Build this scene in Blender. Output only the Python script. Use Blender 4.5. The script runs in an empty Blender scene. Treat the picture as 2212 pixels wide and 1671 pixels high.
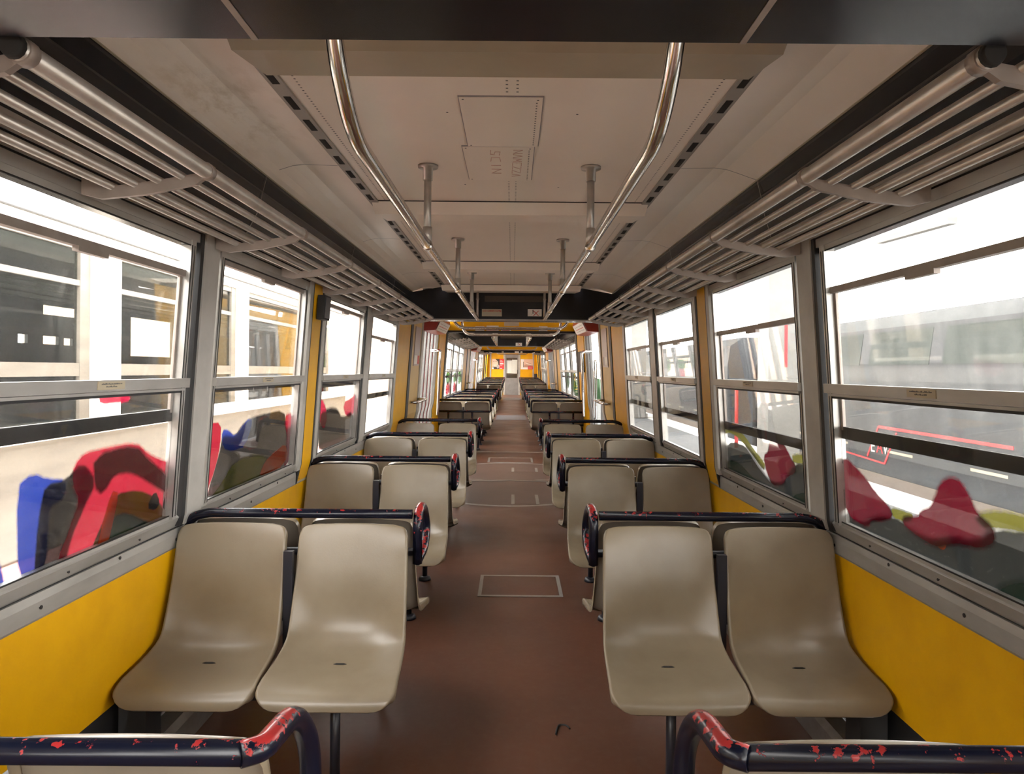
import bpy, math, random
from mathutils import Vector, Matrix
from mathutils.geometry import tessellate_polygon
random.seed(7)
SC = bpy.context.scene
COL = SC.collection
PI = math.pi
# ------------------------------------------------------------------ camera constants
CX, ZC, F, VX, VY, ROLL = 0.02, 1.37, 1538.0, 1107.0, 800.0, math.radians(0.5)

def ray(px, py):
    dx, dy = px - VX, py - VY
    c, s = math.cos(ROLL), math.sin(ROLL)
    return (dx * c + dy * s) / F, -(-dx * s + dy * c) / F     # x per metre of depth, z per metre of depth

def pix(px, py, Y):
    a, b = ray(px, py)
    return Vector((CX + a * Y, Y, ZC + b * Y))

# ------------------------------------------------------------------ the track rises a little further on
DZK = [(-9, 0), (7.2, 0), (11, .055), (19, .055), (23, .085), (31.5, .24), (60, .26)]
def dzf(y):
    for (a, u), (b, v) in zip(DZK, DZK[1:]):
        if y <= b:
            return u + (v - u) * max(0, (y - a)) / (b - a)
    return DZK[-1][1]
KNOTS = [7.2, 11, 19, 23, 31.5]
def stops(y0, y1):
    return [y0] + [k for k in KNOTS if y0 + .02 < k < y1 - .02] + [y1]

# ------------------------------------------------------------------ mesh builder
class MB:
    def __init__(s):
        s.v, s.f, s.sm, s.mi = [], [], [], []
    def add(s, vs, fs, smooth=False, mi=0):
        b = len(s.v)
        s.v += [tuple(v) for v in vs]
        for f in fs:
            s.f.append(tuple(b + i for i in f)); s.sm.append(smooth); s.mi.append(mi)
        return s
    def hexa(s, p, mi=0):   # 8 points: 0-3 near quad (ccw), 4-7 far quad
        return s.add(p, [(0, 1, 2, 3), (7, 6, 5, 4), (0, 4, 5, 1), (1, 5, 6, 2), (2, 6, 7, 3), (3, 7, 4, 0)], False, mi)
    def box(s, x0, x1, y0, y1, z0, z1, mi=0):
        ys = stops(y0, y1)
        if len(ys) == 2:
            return s.hexa([(x0, y0, z0), (x1, y0, z0), (x1, y0, z1), (x0, y0, z1), (x0, y1, z0), (x1, y1, z0), (x1, y1, z1), (x0, y1, z1)], mi)
        return s.prism([(x0, z0), (x1, z0), (x1, z1), (x0, z1)], y0, y1, mi=mi)
    def prism(s, prof, y0, y1, closed=True, smooth=False, caps=True, mi=0):  # profile of (x,z), swept along y
        ys = stops(y0, y1); n = len(prof)
        vs = [(x, y, z) for y in ys for (x, z) in prof]; fs = []
        for k in range(len(ys) - 1):
            for i in range(n if closed else n - 1):
                j = (i + 1) % n
                fs.append((k * n + i, k * n + j, (k + 1) * n + j, (k + 1) * n + i))
        s.add(vs, fs, smooth, mi)
        if closed and caps:
            b = len(s.v) - len(vs)
            s.f.append(tuple(b + i for i in range(n))); s.sm.append(False); s.mi.append(mi)
            s.f.append(tuple(b + (len(ys) - 1) * n + i for i in reversed(range(n)))); s.sm.append(False); s.mi.append(mi)
        return s
    def quad(s, a, b, c, d, mi=0):
        return s.add([a, b, c, d], [(0, 1, 2, 3)], False, mi)
    def poly(s, pts, mi=0):
        tri = tessellate_polygon([[Vector(p) for p in pts]])
        return s.add(pts, [tuple(t) for t in tri], False, mi)
    def tube(s, path, r, seg=10, caps=True, closed=False, mi=0):
        P = [Vector(p) for p in path]; n = len(P); rings = []
        up = None
        for i in range(n):
            if closed: t = P[(i + 1) % n] - P[i - 1]
            elif i == 0: t = P[1] - P[0]
            elif i == n - 1: t = P[-1] - P[-2]
            else: t = (P[i + 1] - P[i]).normalized() + (P[i] - P[i - 1]).normalized()
            t.normalize()
            if up is None:
                up = Vector((0, 0, 1)) if abs(t.z) < .9 else Vector((1, 0, 0))
            u = (up - t * up.dot(t)).normalized(); w = t.cross(u); up = u
            rr = r[i] if isinstance(r, (list, tuple)) else r
            rings.append([P[i] + (u * math.cos(2 * PI * k / seg) + w * math.sin(2 * PI * k / seg)) * rr for k in range(seg)])
        vs = [p for R in rings for p in R]; fs = []
        m = n if closed else n - 1
        for i in range(m):
            j = (i + 1) % n
            for k in range(seg):
                k2 = (k + 1) % seg
                fs.append((i * seg + k, i * seg + k2, j * seg + k2, j * seg + k))
        b = len(s.v)
        s.add(vs, fs, True, mi)
        if caps and not closed:
            s.f.append(tuple(b + k for k in reversed(range(seg)))); s.sm.append(False); s.mi.append(mi)
            s.f.append(tuple(b + (n - 1) * seg + k for k in range(seg))); s.sm.append(False); s.mi.append(mi)
        return s
    def disc(s, c, axis, r, h, seg=20, mi=0):   # short cylinder from c along axis
        a = Vector(axis).normalized() * h
        return s.tube([Vector(c), Vector(c) + a], r, seg, mi=mi)

def fillet(pts, r, n=5):
    P = [Vector(p) for p in pts]; out = [P[0]]
    for i in range(1, len(P) - 1):
        a, b, c = P[i - 1], P[i], P[i + 1]
        u, v = (a - b), (c - b)
        d = min(r, u.length * .49, v.length * .49)
        p0, p1 = b + u.normalized() * d, b + v.normalized() * d
        for k in range(n + 1):
            t = k / n
            out.append(p0 * (1 - t) ** 2 + b * 2 * t * (1 - t) + p1 * t * t)
    out.append(P[-1]); return out

ORG = {}
def link(o, parent=None):
    COL.objects.link(o)
    if parent is not None: o.parent = parent
def tags(o, label=None, cat=None, group=None, kind=None):
    for k, v in (('label', label), ('category', cat), ('group', group), ('kind', kind)):
        if v: o[k] = v
    return o
def build(name, mb, mats, parent=None, label=None, cat=None, group=None, kind=None, dz=True, origin=None):
    """links the builder's shapes as ONE mesh object"""
    V = [(x, y, z + (dzf(y) if dz else 0)) for x, y, z in mb.v]
    if parent is not None: org = ORG[parent.name]
    elif origin is not None: org = Vector(origin)
    else:
        xs, ys, zs = zip(*V)
        org = Vector(((min(xs) + max(xs)) / 2, (min(ys) + max(ys)) / 2, min(zs)))
    me = bpy.data.meshes.new(name)
    me.from_pydata([tuple(Vector(v) - org) for v in V], [], mb.f)
    for m in (mats if isinstance(mats, (list, tuple)) else [mats]): me.materials.append(m)
    me.polygons.foreach_set('use_smooth', mb.sm)
    me.polygons.foreach_set('material_index', mb.mi)
    me.update()
    o = bpy.data.objects.new(name, me); link(o, parent)
    if parent is None: o.location = org
    ORG[o.name] = org
    return tags(o, label, cat, group, kind)
def thing(name, label, cat, loc=(0, 0, 0), group=None, kind=None):
    o = bpy.data.objects.new(name, None); o.empty_display_size = .1
    link(o); o.location = loc; ORG[o.name] = Vector(loc)
    return tags(o, label, cat, group, kind)
def copy_tree(o, loc=None, parent=None):
    c = o.copy(); COL.objects.link(c)
    if parent is not None: c.parent = parent
    if loc is not None: c.location = loc
    for ch in list(o.children): copy_tree(ch, None, c)
    return c
def text(body, size, mat, parent, loc, rot, name='lettering', align='LEFT', spacing=1.0, shear=0):
    cu = bpy.data.curves.new(name, 'FONT'); cu.body = body; cu.size = size; cu.align_x = align; cu.extrude = .0004
    cu.space_character = spacing; cu.shear = shear
    cu.materials.append(mat)
    tmp = bpy.data.objects.new(name, cu); me = bpy.data.meshes.new_from_object(tmp); bpy.data.objects.remove(tmp)
    if not me.materials: me.materials.append(mat)
    o = bpy.data.objects.new(name, me); link(o, parent)
    o.location = Vector(loc) - (ORG[parent.name] if parent is not None else Vector()); o.rotation_euler = rot
    return o

# ------------------------------------------------------------------ materials
def nodes(name):
    m = bpy.data.materials.new(name); m.use_nodes = True
    nt = m.node_tree; nt.nodes.clear()
    out = nt.nodes.new('ShaderNodeOutputMaterial')
    return m, nt, out
def N(nt, kind, **kw):
    n = nt.nodes.new(kind)
    for k, v in kw.items():
        if k in n.inputs: n.inputs[k].default_value = v
        else: setattr(n, k, v)
    return n
def noise(nt, scale, detail=4, rough=.55, coord='Object', stretch=None):
    tc = N(nt, 'ShaderNodeTexCoord'); src = tc.outputs[coord]
    if stretch:
        mp = N(nt, 'ShaderNodeMapping'); mp.inputs['Scale'].default_value = stretch
        nt.links.new(src, mp.inputs[0]); src = mp.outputs[0]
    t = N(nt, 'ShaderNodeTexNoise'); t.inputs['Scale'].default_value = scale
    t.inputs['Detail'].default_value = detail; t.inputs['Roughness'].default_value = rough
    nt.links.new(src, t.inputs['Vector'])
    return t.outputs[0]
def ramp(nt, src, a, b, ca=(0, 0, 0, 1), cb=(1, 1, 1, 1)):
    r = N(nt, 'ShaderNodeValToRGB'); e = r.color_ramp.elements
    e[0].position, e[1].position = a, b; e[0].color, e[1].color = ca, cb
    nt.links.new(src, r.inputs[0]); return r.outputs[0]
def c4(c): return (c[0], c[1], c[2], 1)
def pbr(name, col, rough=.5, metal=0, col2=None, scale=6, lo=.4, hi=.7, stretch=None, bump=0, spec=.5, bscale=None, coat=0):
    m, nt, out = nodes(name)
    p = N(nt, 'ShaderNodeBsdfPrincipled')
    p.inputs['Base Color'].default_value = c4(col); p.inputs['Roughness'].default_value = rough
    p.inputs['Metallic'].default_value = metal; p.inputs['Specular IOR Level'].default_value = spec
    p.inputs['Coat Weight'].default_value = coat
    if col2 is not None:
        n = noise(nt, scale, stretch=stretch)
        nt.links.new(ramp(nt, n, lo, hi, c4(col), c4(col2)), p.inputs['Base Color'])
    if bump:
        b = N(nt, 'ShaderNodeBump'); b.inputs['Strength'].default_value = bump; b.inputs['Distance'].default_value = .004
        nt.links.new(noise(nt, bscale or scale * 4), b.inputs['Height']); nt.links.new(b.outputs[0], p.inputs['Normal'])
    nt.links.new(p.outputs[0], out.inputs[0])
    return m
def paint_chip(name, lo, hi, upper):
    """navy enamel worn through to the red undercoat where hands rub it"""
    m, nt, out = nodes(name)
    p = N(nt, 'ShaderNodeBsdfPrincipled'); p.inputs['Roughness'].default_value = .25; p.inputs['Specular IOR Level'].default_value = .3
    n = noise(nt, 55, 6, .62)
    g = N(nt, 'ShaderNodeNewGeometry'); sx = N(nt, 'ShaderNodeSeparateXYZ'); nt.links.new(g.outputs['Normal'], sx.inputs[0])
    ad = N(nt, 'ShaderNodeMath', operation='MULTIPLY_ADD'); ad.inputs[1].default_value = upper
    nt.links.new(sx.outputs[2], ad.inputs[0]); nt.links.new(n, ad.inputs[2])
    big = noise(nt, 5, 2)
    a2 = N(nt, 'ShaderNodeMath', operation='MULTIPLY_ADD'); a2.inputs[1].default_value = .35
    nt.links.new(big, a2.inputs[0]); nt.links.new(ad.outputs[0], a2.inputs[2])
    f = ramp(nt, a2.outputs[0], lo, hi)
    mx = N(nt, 'ShaderNodeMix', data_type='RGBA'); nt.links.new(f, mx.inputs[0])
    mx.inputs[6].default_value = (.004, .005, .012, 1); mx.inputs[7].default_value = (.26, .018, .018, 1)
    nt.links.new(mx.outputs[2], p.inputs['Base Color'])
    b = N(nt, 'ShaderNodeBump'); b.inputs['Strength'].default_value = .25; b.inputs['Distance'].default_value = .002; b.invert = True
    nt.links.new(f, b.inputs['Height']); nt.links.new(b.outputs[0], p.inputs['Normal'])
    nt.links.new(p.outputs[0], out.inputs[0])
    return m
def glass(name, dirt, tint=(1, 1, 1), dcol=(.75, .76, .74), scale=7):
    """window pane: clear, mirror-like at grazing angles, with scratches and dried dirt"""
    m, nt, out = nodes(name)
    tr = N(nt, 'ShaderNodeBsdfTransparent'); tr.inputs[0].default_value = c4(tint)
    gl = N(nt, 'ShaderNodeBsdfGlossy'); gl.inputs['Roughness'].default_value = .015
    ge = N(nt, 'ShaderNodeNewGeometry'); dt = N(nt, 'ShaderNodeVectorMath', operation='DOT_PRODUCT')
    nt.links.new(ge.outputs['Incoming'], dt.inputs[0]); nt.links.new(ge.outputs['Normal'], dt.inputs[1])
    ab = N(nt, 'ShaderNodeMath', operation='ABSOLUTE'); nt.links.new(dt.outputs['Value'], ab.inputs[0])
    iv = N(nt, 'ShaderNodeMath', operation='SUBTRACT'); iv.inputs[0].default_value = 1; nt.links.new(ab.outputs[0], iv.inputs[1])
    pw = N(nt, 'ShaderNodeMath', operation='POWER'); pw.inputs[1].default_value = 5; nt.links.new(iv.outputs[0], pw.inputs[0])
    fr = N(nt, 'ShaderNodeMath', operation='MULTIPLY_ADD'); fr.inputs[1].default_value = .70; fr.inputs[2].default_value = .02; nt.links.new(pw.outputs[0], fr.inputs[0])
    mx = N(nt, 'ShaderNodeMixShader')
    nt.links.new(fr.outputs[0], mx.inputs[0]); nt.links.new(tr.outputs[0], mx.inputs[1]); nt.links.new(gl.outputs[0], mx.inputs[2])
    tl = N(nt, 'ShaderNodeBsdfTranslucent'); tl.inputs[0].default_value = c4(dcol)
    df = N(nt, 'ShaderNodeBsdfDiffuse'); df.inputs[0].default_value = c4(dcol)
    dm = N(nt, 'ShaderNodeMixShader'); dm.inputs[0].default_value = .4
    nt.links.new(tl.outputs[0], dm.inputs[1]); nt.links.new(df.outputs[0], dm.inputs[2])
    n1 = noise(nt, scale, 6, .7); n2 = noise(nt, 60, 3, .6, stretch=(1, .5, .05))
    ad = N(nt, 'ShaderNodeMath', operation='MULTIPLY'); nt.links.new(n1, ad.inputs[0]); nt.links.new(n2, ad.inputs[1])
    f = ramp(nt, ad.outputs[0], .12, .55, (dirt * .5,) * 3 + (1,), (min(1, dirt * 2.6),) * 3 + (1,))
    m2 = N(nt, 'ShaderNodeMixShader'); nt.links.new(f, m2.inputs[0])
    nt.links.new(mx.outputs[0], m2.inputs[1]); nt.links.new(dm.outputs[0], m2.inputs[2])
    nt.links.new(m2.outputs[0], out.inputs[0])
    return m
def spray(name, col, thru=.5):
    """spray paint on the outside of a pane: its coverage thins out towards the edge of the stroke"""
    m, nt, out = nodes(name)
    at = N(nt, 'ShaderNodeAttribute'); at.attribute_name = 'cover'
    df = N(nt, 'ShaderNodeBsdfDiffuse'); df.inputs[0].default_value = c4(col)
    tl = N(nt, 'ShaderNodeBsdfTranslucent'); tl.inputs[0].default_value = c4(col)
    mx = N(nt, 'ShaderNodeMixShader'); mx.inputs[0].default_value = thru
    nt.links.new(df.outputs[0], mx.inputs[1]); nt.links.new(tl.outputs[0], mx.inputs[2])
    tr = N(nt, 'ShaderNodeBsdfTransparent')
    n = noise(nt, 45, 5, .7)
    a = N(nt, 'ShaderNodeMath', operation='MULTIPLY_ADD'); a.inputs[1].default_value = .5; a.inputs[2].default_value = -.25
    nt.links.new(n, a.inputs[0])
    s = N(nt, 'ShaderNodeMath', operation='ADD'); nt.links.new(at.outputs['Fac'], s.inputs[0]); nt.links.new(a.outputs[0], s.inputs[1])
    f = ramp(nt, s.outputs[0], .12, .8)
    f2 = N(nt, 'ShaderNodeMath', operation='MULTIPLY'); f2.inputs[1].default_value = .97; nt.links.new(f, f2.inputs[0])
    m2 = N(nt, 'ShaderNodeMixShader'); nt.links.new(f2.outputs[0], m2.inputs[0])
    nt.links.new(tr.outputs[0], m2.inputs[1]); nt.links.new(mx.outputs[0], m2.inputs[2])
    nt.links.new(m2.outputs[0], out.inputs[0])
    return m

M = dict(
    seat=pbr('cream_plastic', (.208, .168, .115), .27, 0, (.172, .135, .09), 4, .45, .8, bump=.05, bscale=160),
    yellow=pbr('yellow_paint', (.64, .335, .003), .45, 0, (.56, .28, .003), 5, .4, .75, bump=.04, bscale=120, spec=.22),
    alu=pbr('worn_aluminium', (.43, .42, .395), .40, .55, (.31, .297, .272), 9, .4, .75, stretch=(1, .3, 1)),
    rack=pbr('rack_aluminium', (.48, .45, .41), .36, .6, (.38, .35, .31), 12, .4, .7),
    bracket=pbr('rack_bracket', (.29, .245, .215), .5, .2, (.23, .19, .165), 12),
    chrome=pbr('polished_steel', (.72, .70, .67), .16, 1, (.60, .57, .53), 14, .45, .7),
    ceil=None, gloss=pbr('black_laminate', (.009, .009, .012), .24, 0, (.015, .015, .019), 3, .4, .7, spec=.28),
    rubber=pbr('black_rubber', (.012, .012, .013), .6),
    frameblack=pbr('black_steel', (.014, .015, .022), .35),
    beam=pbr('beige_beam', (.40, .345, .25), .36, 0, (.33, .28, .20), 3, .4, .7),
    strip=pbr('slot_strip', (.34, .31, .27), .45, .3),
    dark=pbr('dark_hole', (.01, .009, .008), .8),
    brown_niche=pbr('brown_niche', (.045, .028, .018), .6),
    white=pbr('white_card', (.68, .66, .62), .5),
    beigecard=pbr('beige_card', (.42, .36, .25), .5),
    redink=pbr('red_ink', (.50, .06, .04), .6),
    greyink=pbr('grey_ink', (.10, .10, .10), .6),
    inkfaint=pbr('faint_ink', (.30, .27, .27), .6),
    redbox=pbr('red_enamel', (.30, .018, .014), .3, 0, (.24, .012, .01), 6),
    redpaint=pbr('crimson_paint', (.38, .02, .03), .35),
    duct=pbr('duct_metal', (.30, .28, .25), .4, .6, (.20, .18, .16), 8),
    pillar=pbr('pillar_white', (.40, .385, .355), .45, .15, (.33, .315, .285), 7),
    panel=pbr('beige_panel', (.52, .36, .13), .45, 0, (.46, .31, .11), 4, spec=.25),
    purple=pbr('faded_poster', (.32, .24, .22), .4),
    bluegrey=pbr('grey_floor_plate', (.20, .20, .22), .4, .4, (.15, .15, .17), 10),
    doorgrey=pbr('door_grey', (.22, .215, .21), .45, .1, (.18, .175, .17), 5),
    paper=pbr('paper_sheet', (.62, .66, .64), .7),
    skin=pbr('poster_skin', (.62, .42, .32), .6), hair=pbr('poster_hair', (.03, .022, .02), .6),
    skin2=pbr('poster_skin_dark', (.42, .24, .18), .6), redposter=pbr('poster_red', (.55, .03, .035), .5),
    clear=glass('pane_clear', .012), hazy=glass('pane_hazy', .007), veryhazy=glass('pane_very_hazy', .045),
    outglass=glass('neighbour_pane', .03, (.6, .63, .62), (.4, .42, .40)),
    tramwhite=pbr('tram_white', (.72, .68, .60), .5), tramcream=pbr('tram_cream', (.17, .15, .12), .5, 0, (.12, .105, .085), 5, stretch=(1, .4, 3)),
    tramdark=pbr('tram_inside', (.05, .046, .042), .8), trampink=pbr('tram_pink', (.45, .20, .18), .5),
    traingrey=pbr('train_grey', (.022, .027, .034), .5, 0, (.032, .038, .044), 2, .4, .7), trainwin=pbr('train_window', (.03, .042, .036), .5, spec=.15),
    trainlight=pbr('train_light_band', (.06, .065, .07), .5), trainred=pbr('train_red', (.60, .04, .05), .5),
    traincream=pbr('train_cream', (.40, .36, .28), .5), asphalt=pbr('asphalt', (.17, .18, .19), .8, 0, (.13, .14, .15), 6), ballast=pbr('pale_ballast', (.55, .53, .50), .9, 0, (.45, .43, .40), 8), seatback=pbr('seat_underside', (.21, .18, .14), .5, 0, (.17, .145, .11), 5),
    sunlit_strip=pbr('sunlit_ground_white', (.88, .88, .86), .8), tan=pbr('tan_paving', (.12, .10, .085), .8),  # the white ground colour stands for sunlight on the platform strip
    concrete=pbr('pale_concrete', (.26, .26, .25), .7, 0, (.22, .22, .21), 3), building=pbr('pale_render', (.62, .45, .32), .8, 0, (.55, .38, .27), 1.2),
    green=pbr('green_sheet', (.03, .10, .03), .8, 0, (.02, .07, .02), 4), scrawl=pbr('faded_red_pen', (.60, .36, .30), .6),
)
# ceiling: cream laminate with an old brown scuff on the left panel
def ceiling_mat():
    m, nt, out = nodes('ceiling_laminate')
    p = N(nt, 'ShaderNodeBsdfPrincipled'); p.inputs['Roughness'].default_value = .38
    base = ramp(nt, noise(nt, 1.6, 4), .35, .75, (.86, .78, .69, 1), (.80, .715, .62, 1))
    tc = N(nt, 'ShaderNodeTexCoord'); mp = N(nt, 'ShaderNodeMapping'); mp.vector_type = 'POINT'
    # the object's origin is set to the world origin, so object coordinates are metres along the tram
    mp.inputs['Location'].default_value = (.90 * 4.2, -2.3 * 1.9, 0); mp.inputs['Scale'].default_value = (4.2, 1.9, 0)
    nt.links.new(tc.outputs['Object'], mp.inputs[0])
    ln = N(nt, 'ShaderNodeVectorMath', operation='LENGTH'); nt.links.new(mp.outputs[0], ln.inputs[0])
    fall = ramp(nt, ln.outputs['Value'], .25, 1.1, (1, 1, 1, 1), (0, 0, 0, 1))
    st = ramp(nt, noise(nt, 9, 6, .68, stretch=(1, .45, 1)), .50, .64)
    mu = N(nt, 'ShaderNodeMath', operation='MULTIPLY'); nt.links.new(fall, mu.inputs[0]); nt.links.new(st, mu.inputs[1])
    m3 = N(nt, 'ShaderNodeMath', operation='MULTIPLY'); m3.inputs[1].default_value = .6; nt.links.new(mu.outputs[0], m3.inputs[0])
    mx = N(nt, 'ShaderNodeMix', data_type='RGBA'); nt.links.new(m3.outputs[0], mx.inputs[0])
    nt.links.new(base, mx.inputs[6]); mx.inputs[7].default_value = (.50, .38, .24, 1)
    nt.links.new(mx.outputs[2], p.inputs['Base Color']); nt.links.new(p.outputs[0], out.inputs[0])
    return m
M['ceil'] = ceiling_mat()
def floor_mat():
    m, nt, out = nodes('brown_linoleum')
    p = N(nt, 'ShaderNodeBsdfPrincipled')
    a = ramp(nt, noise(nt, 1.5, 3, .5), .25, .8, (.078, .033, .020, 1), (.135, .050, .027, 1))
    n2 = ramp(nt, noise(nt, 26, 5, .7), .45, .85, (0, 0, 0, 1), (.3, .3, .3, 1))
    mx = N(nt, 'ShaderNodeMix', data_type='RGBA'); nt.links.new(n2, mx.inputs[0]); nt.links.new(a, mx.inputs[6]); mx.inputs[7].default_value = (.16, .11, .085, 1)
    nt.links.new(mx.outputs[2], p.inputs['Base Color'])
    nt.links.new(ramp(nt, noise(nt, 2, 2), .2, .8, (.29,) * 3 + (1,), (.44,) * 3 + (1,)), p.inputs['Roughness'])
    nt.links.new(p.outputs[0], out.inputs[0]); return m
M['floor'] = floor_mat()
M['turn'] = pbr('turntable_linoleum', (.105, .06, .045), .38, 0, (.135, .078, .06), 3, .35, .7)
M['rail'] = paint_chip('handrail_enamel', .83, .86, .11)
M['loop'] = paint_chip('grab_loop_enamel', .85, .89, .30)
SPR = dict(red=spray('spray_red', (.21, .003, .016), .8), darkred=spray('spray_dark_red', (.05, .006, .008), .6), blue=spray('spray_blue', (.006, .022, .18), .7),
    black=spray('spray_black', (.008, .007, .007), .4), grey=spray('spray_dark_grey', (.006, .007, .006), .4), olive=spray('spray_olive', (.07, .068, .008), .7), orange=spray('spray_orange', (.42, .05, .008), .8),
    pine=spray('spray_pine', (.006, .02, .016), .5), lime=spray('spray_yellow_green', (.085, .082, .012), .7), mint=spray('spray_mint', (.035, .075, .055), .7), green=spray('spray_green', (.02, .09, .012), .75), crimson=spray('spray_crimson', (.06, .001, .006), .7), white=spray('spray_white', (.35, .35, .35), .7), pink=spray('spray_pink_red', (.28, .01, .035), .8))

# ------------------------------------------------------------------ the body shell
def Xw(z):   # inner face of the side wall at height z (half width)
    K = [(-.2, 1.228), (.31, 1.225), (.72, 1.208), (.835, 1.18), (1.31, 1.15), (1.82, 1.115), (2.3, 1.085)]
    for (a, u), (b, v) in zip(K, K[1:]):
        if z <= b: return u + (v - u) * (z - a) / (b - a)
    return K[-1][1]
def wbox(mb, s, y0, y1, z0, z1, o0, o1, mi=0):   # slab along the side wall; offsets o0 (inner face) and o1 (outer face), positive = outwards
    zs = [z0] + [k for k in (.31, .72, .835, 1.31, 1.82) if z0 + .01 < k < z1 - .01] + [z1]
    for za, zb in zip(zs, zs[1:]):
        prof = [(s * (Xw(za) + o0), za), (s * (Xw(za) + o1), za), (s * (Xw(zb) + o1), zb), (s * (Xw(zb) + o0), zb)]
        if s < 0: prof.reverse()
        mb.prism(prof, y0, y1, mi=mi)
    return mb
SN = {-1: 'left', 1: 'right'}
WB, WT, WM0, WM1 = .835, 1.82, 1.29, 1.333       # window sill, window head, middle rail
Y_A0 = -4.6
# window bays: (y0, y1) for the first car, then the two further cars
BAYS = {'A': [(1.36, 2.53), (2.75, 3.92), (4.32, 5.45), (5.72, 6.95)], 'B': [(12.35, 13.6), (13.8, 15.05), (15.25, 16.5)], 'C': [(23.6, 24.75), (24.95, 26.1), (26.3, 27.4)]}
DROP = {(-1, 'A'): [.09, 0, .02, .15], (1, 'A'): [.13, .21, .21, .21]}

fl = MB()
fl.box(-1.24, 1.24, Y_A0, 34.6, -.06, 0)
floor = build('floor', fl, M['floor'], origin=(0, 0, 0), label='brown linoleum floor of the tram aisle', cat='floor', kind='structure')

# turntable: an oval of dull linoleum with a metal rim where the two car bodies meet
EA, EB, EY = 1.19, 1.5, 8.69
tt = MB(); ring = [(EA * math.cos(a), EY + EB * math.sin(a), .0015) for a in [2 * PI * k / 64 for k in range(64)]]
tt.v = []; 
def ell(mb, r0, r1, z, n=72, a0=0, a1=2 * PI):
    vs = []; fs = []
    for k in range(n + 1):
        a = a0 + (a1 - a0) * k / n
        for (ra, rb) in (r0, r1): vs.append((ra * math.cos(a), EY + rb * math.sin(a), z))
    for k in range(n): fs.append((2 * k, 2 * k + 1, 2 * k + 3, 2 * k + 2))
    mb.add(vs, fs)
tt = MB()
NN = 48
vs = []; fs = []
for j in range(13):
    y = EY - EB + 2 * EB * j / 12
    hw = EA * math.sqrt(max(0, 1 - ((y - EY) / EB) ** 2)) if 0 < j < 12 else .02
    for i in range(9): vs.append((hw * (i - 4) / 4, y, .0012))
for j in range(12):
    for i in range(8): fs.append((j * 9 + i, j * 9 + i + 1, (j + 1) * 9 + i + 1, (j + 1) * 9 + i))
tt.add(vs, fs)
turn = build('turntable', tt, M['turn'], label='oval turntable of dull brown linoleum between the car sections', cat='turntable')
rm = MB(); ell(rm, (EA - .02, EB - .03), (EA + .02, EB + .035), .003)
build('rim', rm, M['alu'], turn, label='thin worn metal rim')
jm = MB()
for s in (-1, 1):
    jm.quad((0, EY + .03, .003), (s * 1.1, EY - .13, .003), (s * 1.1, EY - .10, .003), (0, EY + .06, .003))
    jm.quad((s * .35, EY + .06, .0032), (s * 1.1, EY + .16, .0032), (s * 1.1, EY + .19, .0032), (s * .3, EY + .10, .0032))
build('joint_strip', jm, M['strip'], turn)
jd = MB()
for s in (-1, 1): jd.quad((0, EY - .005, .0034), (s * 1.1, EY - .155, .0034), (s * 1.1, EY - .135, .0034), (0, EY + .025, .0034))
build('joint_gap', jd, M['dark'], turn)

def hatch(x0, x1, y0, y1, w, label, sides='nsew'):
    h = thing('floor_hatch', label, 'floor hatch', ((x0 + x1) / 2, (y0 + y1) / 2, dzf((y0 + y1) / 2)), 'hatches in the aisle floor')
    lid = MB(); lid.box(x0 + w * .4, x1 - w * .4, y0 + w * .4, y1 - w * .4, .0014, .0026); build('lid', lid, M['floor'] if 'round' not in label else M['turn'], h)
    fr = MB()
    if 's' in sides: fr.box(x0, x1, y0, y0 + w * 1.2, .0014, .004)
    if 'n' in sides: fr.box(x0, x1, y1 - w * 1.2, y1, .0014, .004)
    if fr.v:
        fr.box(x0, x0 + w, y0, y1, .0014, .0042); fr.box(x1 - w, x1, y0, y1, .0014, .0042)
        build('rim', fr, M['alu'], h, label='metal edging strips')
    else:
        for xa in (x0, x1 - w):
            fr = MB(); fr.box(xa, xa + w, y0, y1, .0014, .0042); build('edging_strip', fr, M['alu'], h, label='metal edging strip')
hatch(-.18, .34, 4.31, 4.76, .022, 'large rectangular floor hatch with metal rim in the nearest stretch of aisle')
hatch(.02, .31, 7.28, 7.80, .034, 'small hatch set in the near half of the round turntable', '')
hatch(.02, .37, 9.40, 9.75, .034, 'small hatch set in the far half of the round turntable', '')
hatch(-.33, .33, 10.25, 10.75, .03, 'wide floor hatch just beyond the turntable')
gp = MB(); gp.box(-.42, .40, 18.9, 20.7, .001, .004)
build('floor_plate', gp, M['bluegrey'], label='blue-grey floor plate across the aisle between middle and last car', cat='floor plate', group='floor plates')
gp = MB(); gp.box(-.42, .40, 28.6, 30.2, .001, .004)
build('floor_plate', gp, M['bluegrey'], label='farthest blue-grey floor plate across the aisle, before the end door', cat='floor plate', group='floor plates')
sm = MB(); sm.box(-1.0, 1.0, 11.45, 11.52, .001, .0035)
build('trim_1', sm, M['strip'], label='metal threshold strip across the aisle past the turntable', cat='threshold strip', kind='structure')

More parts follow.
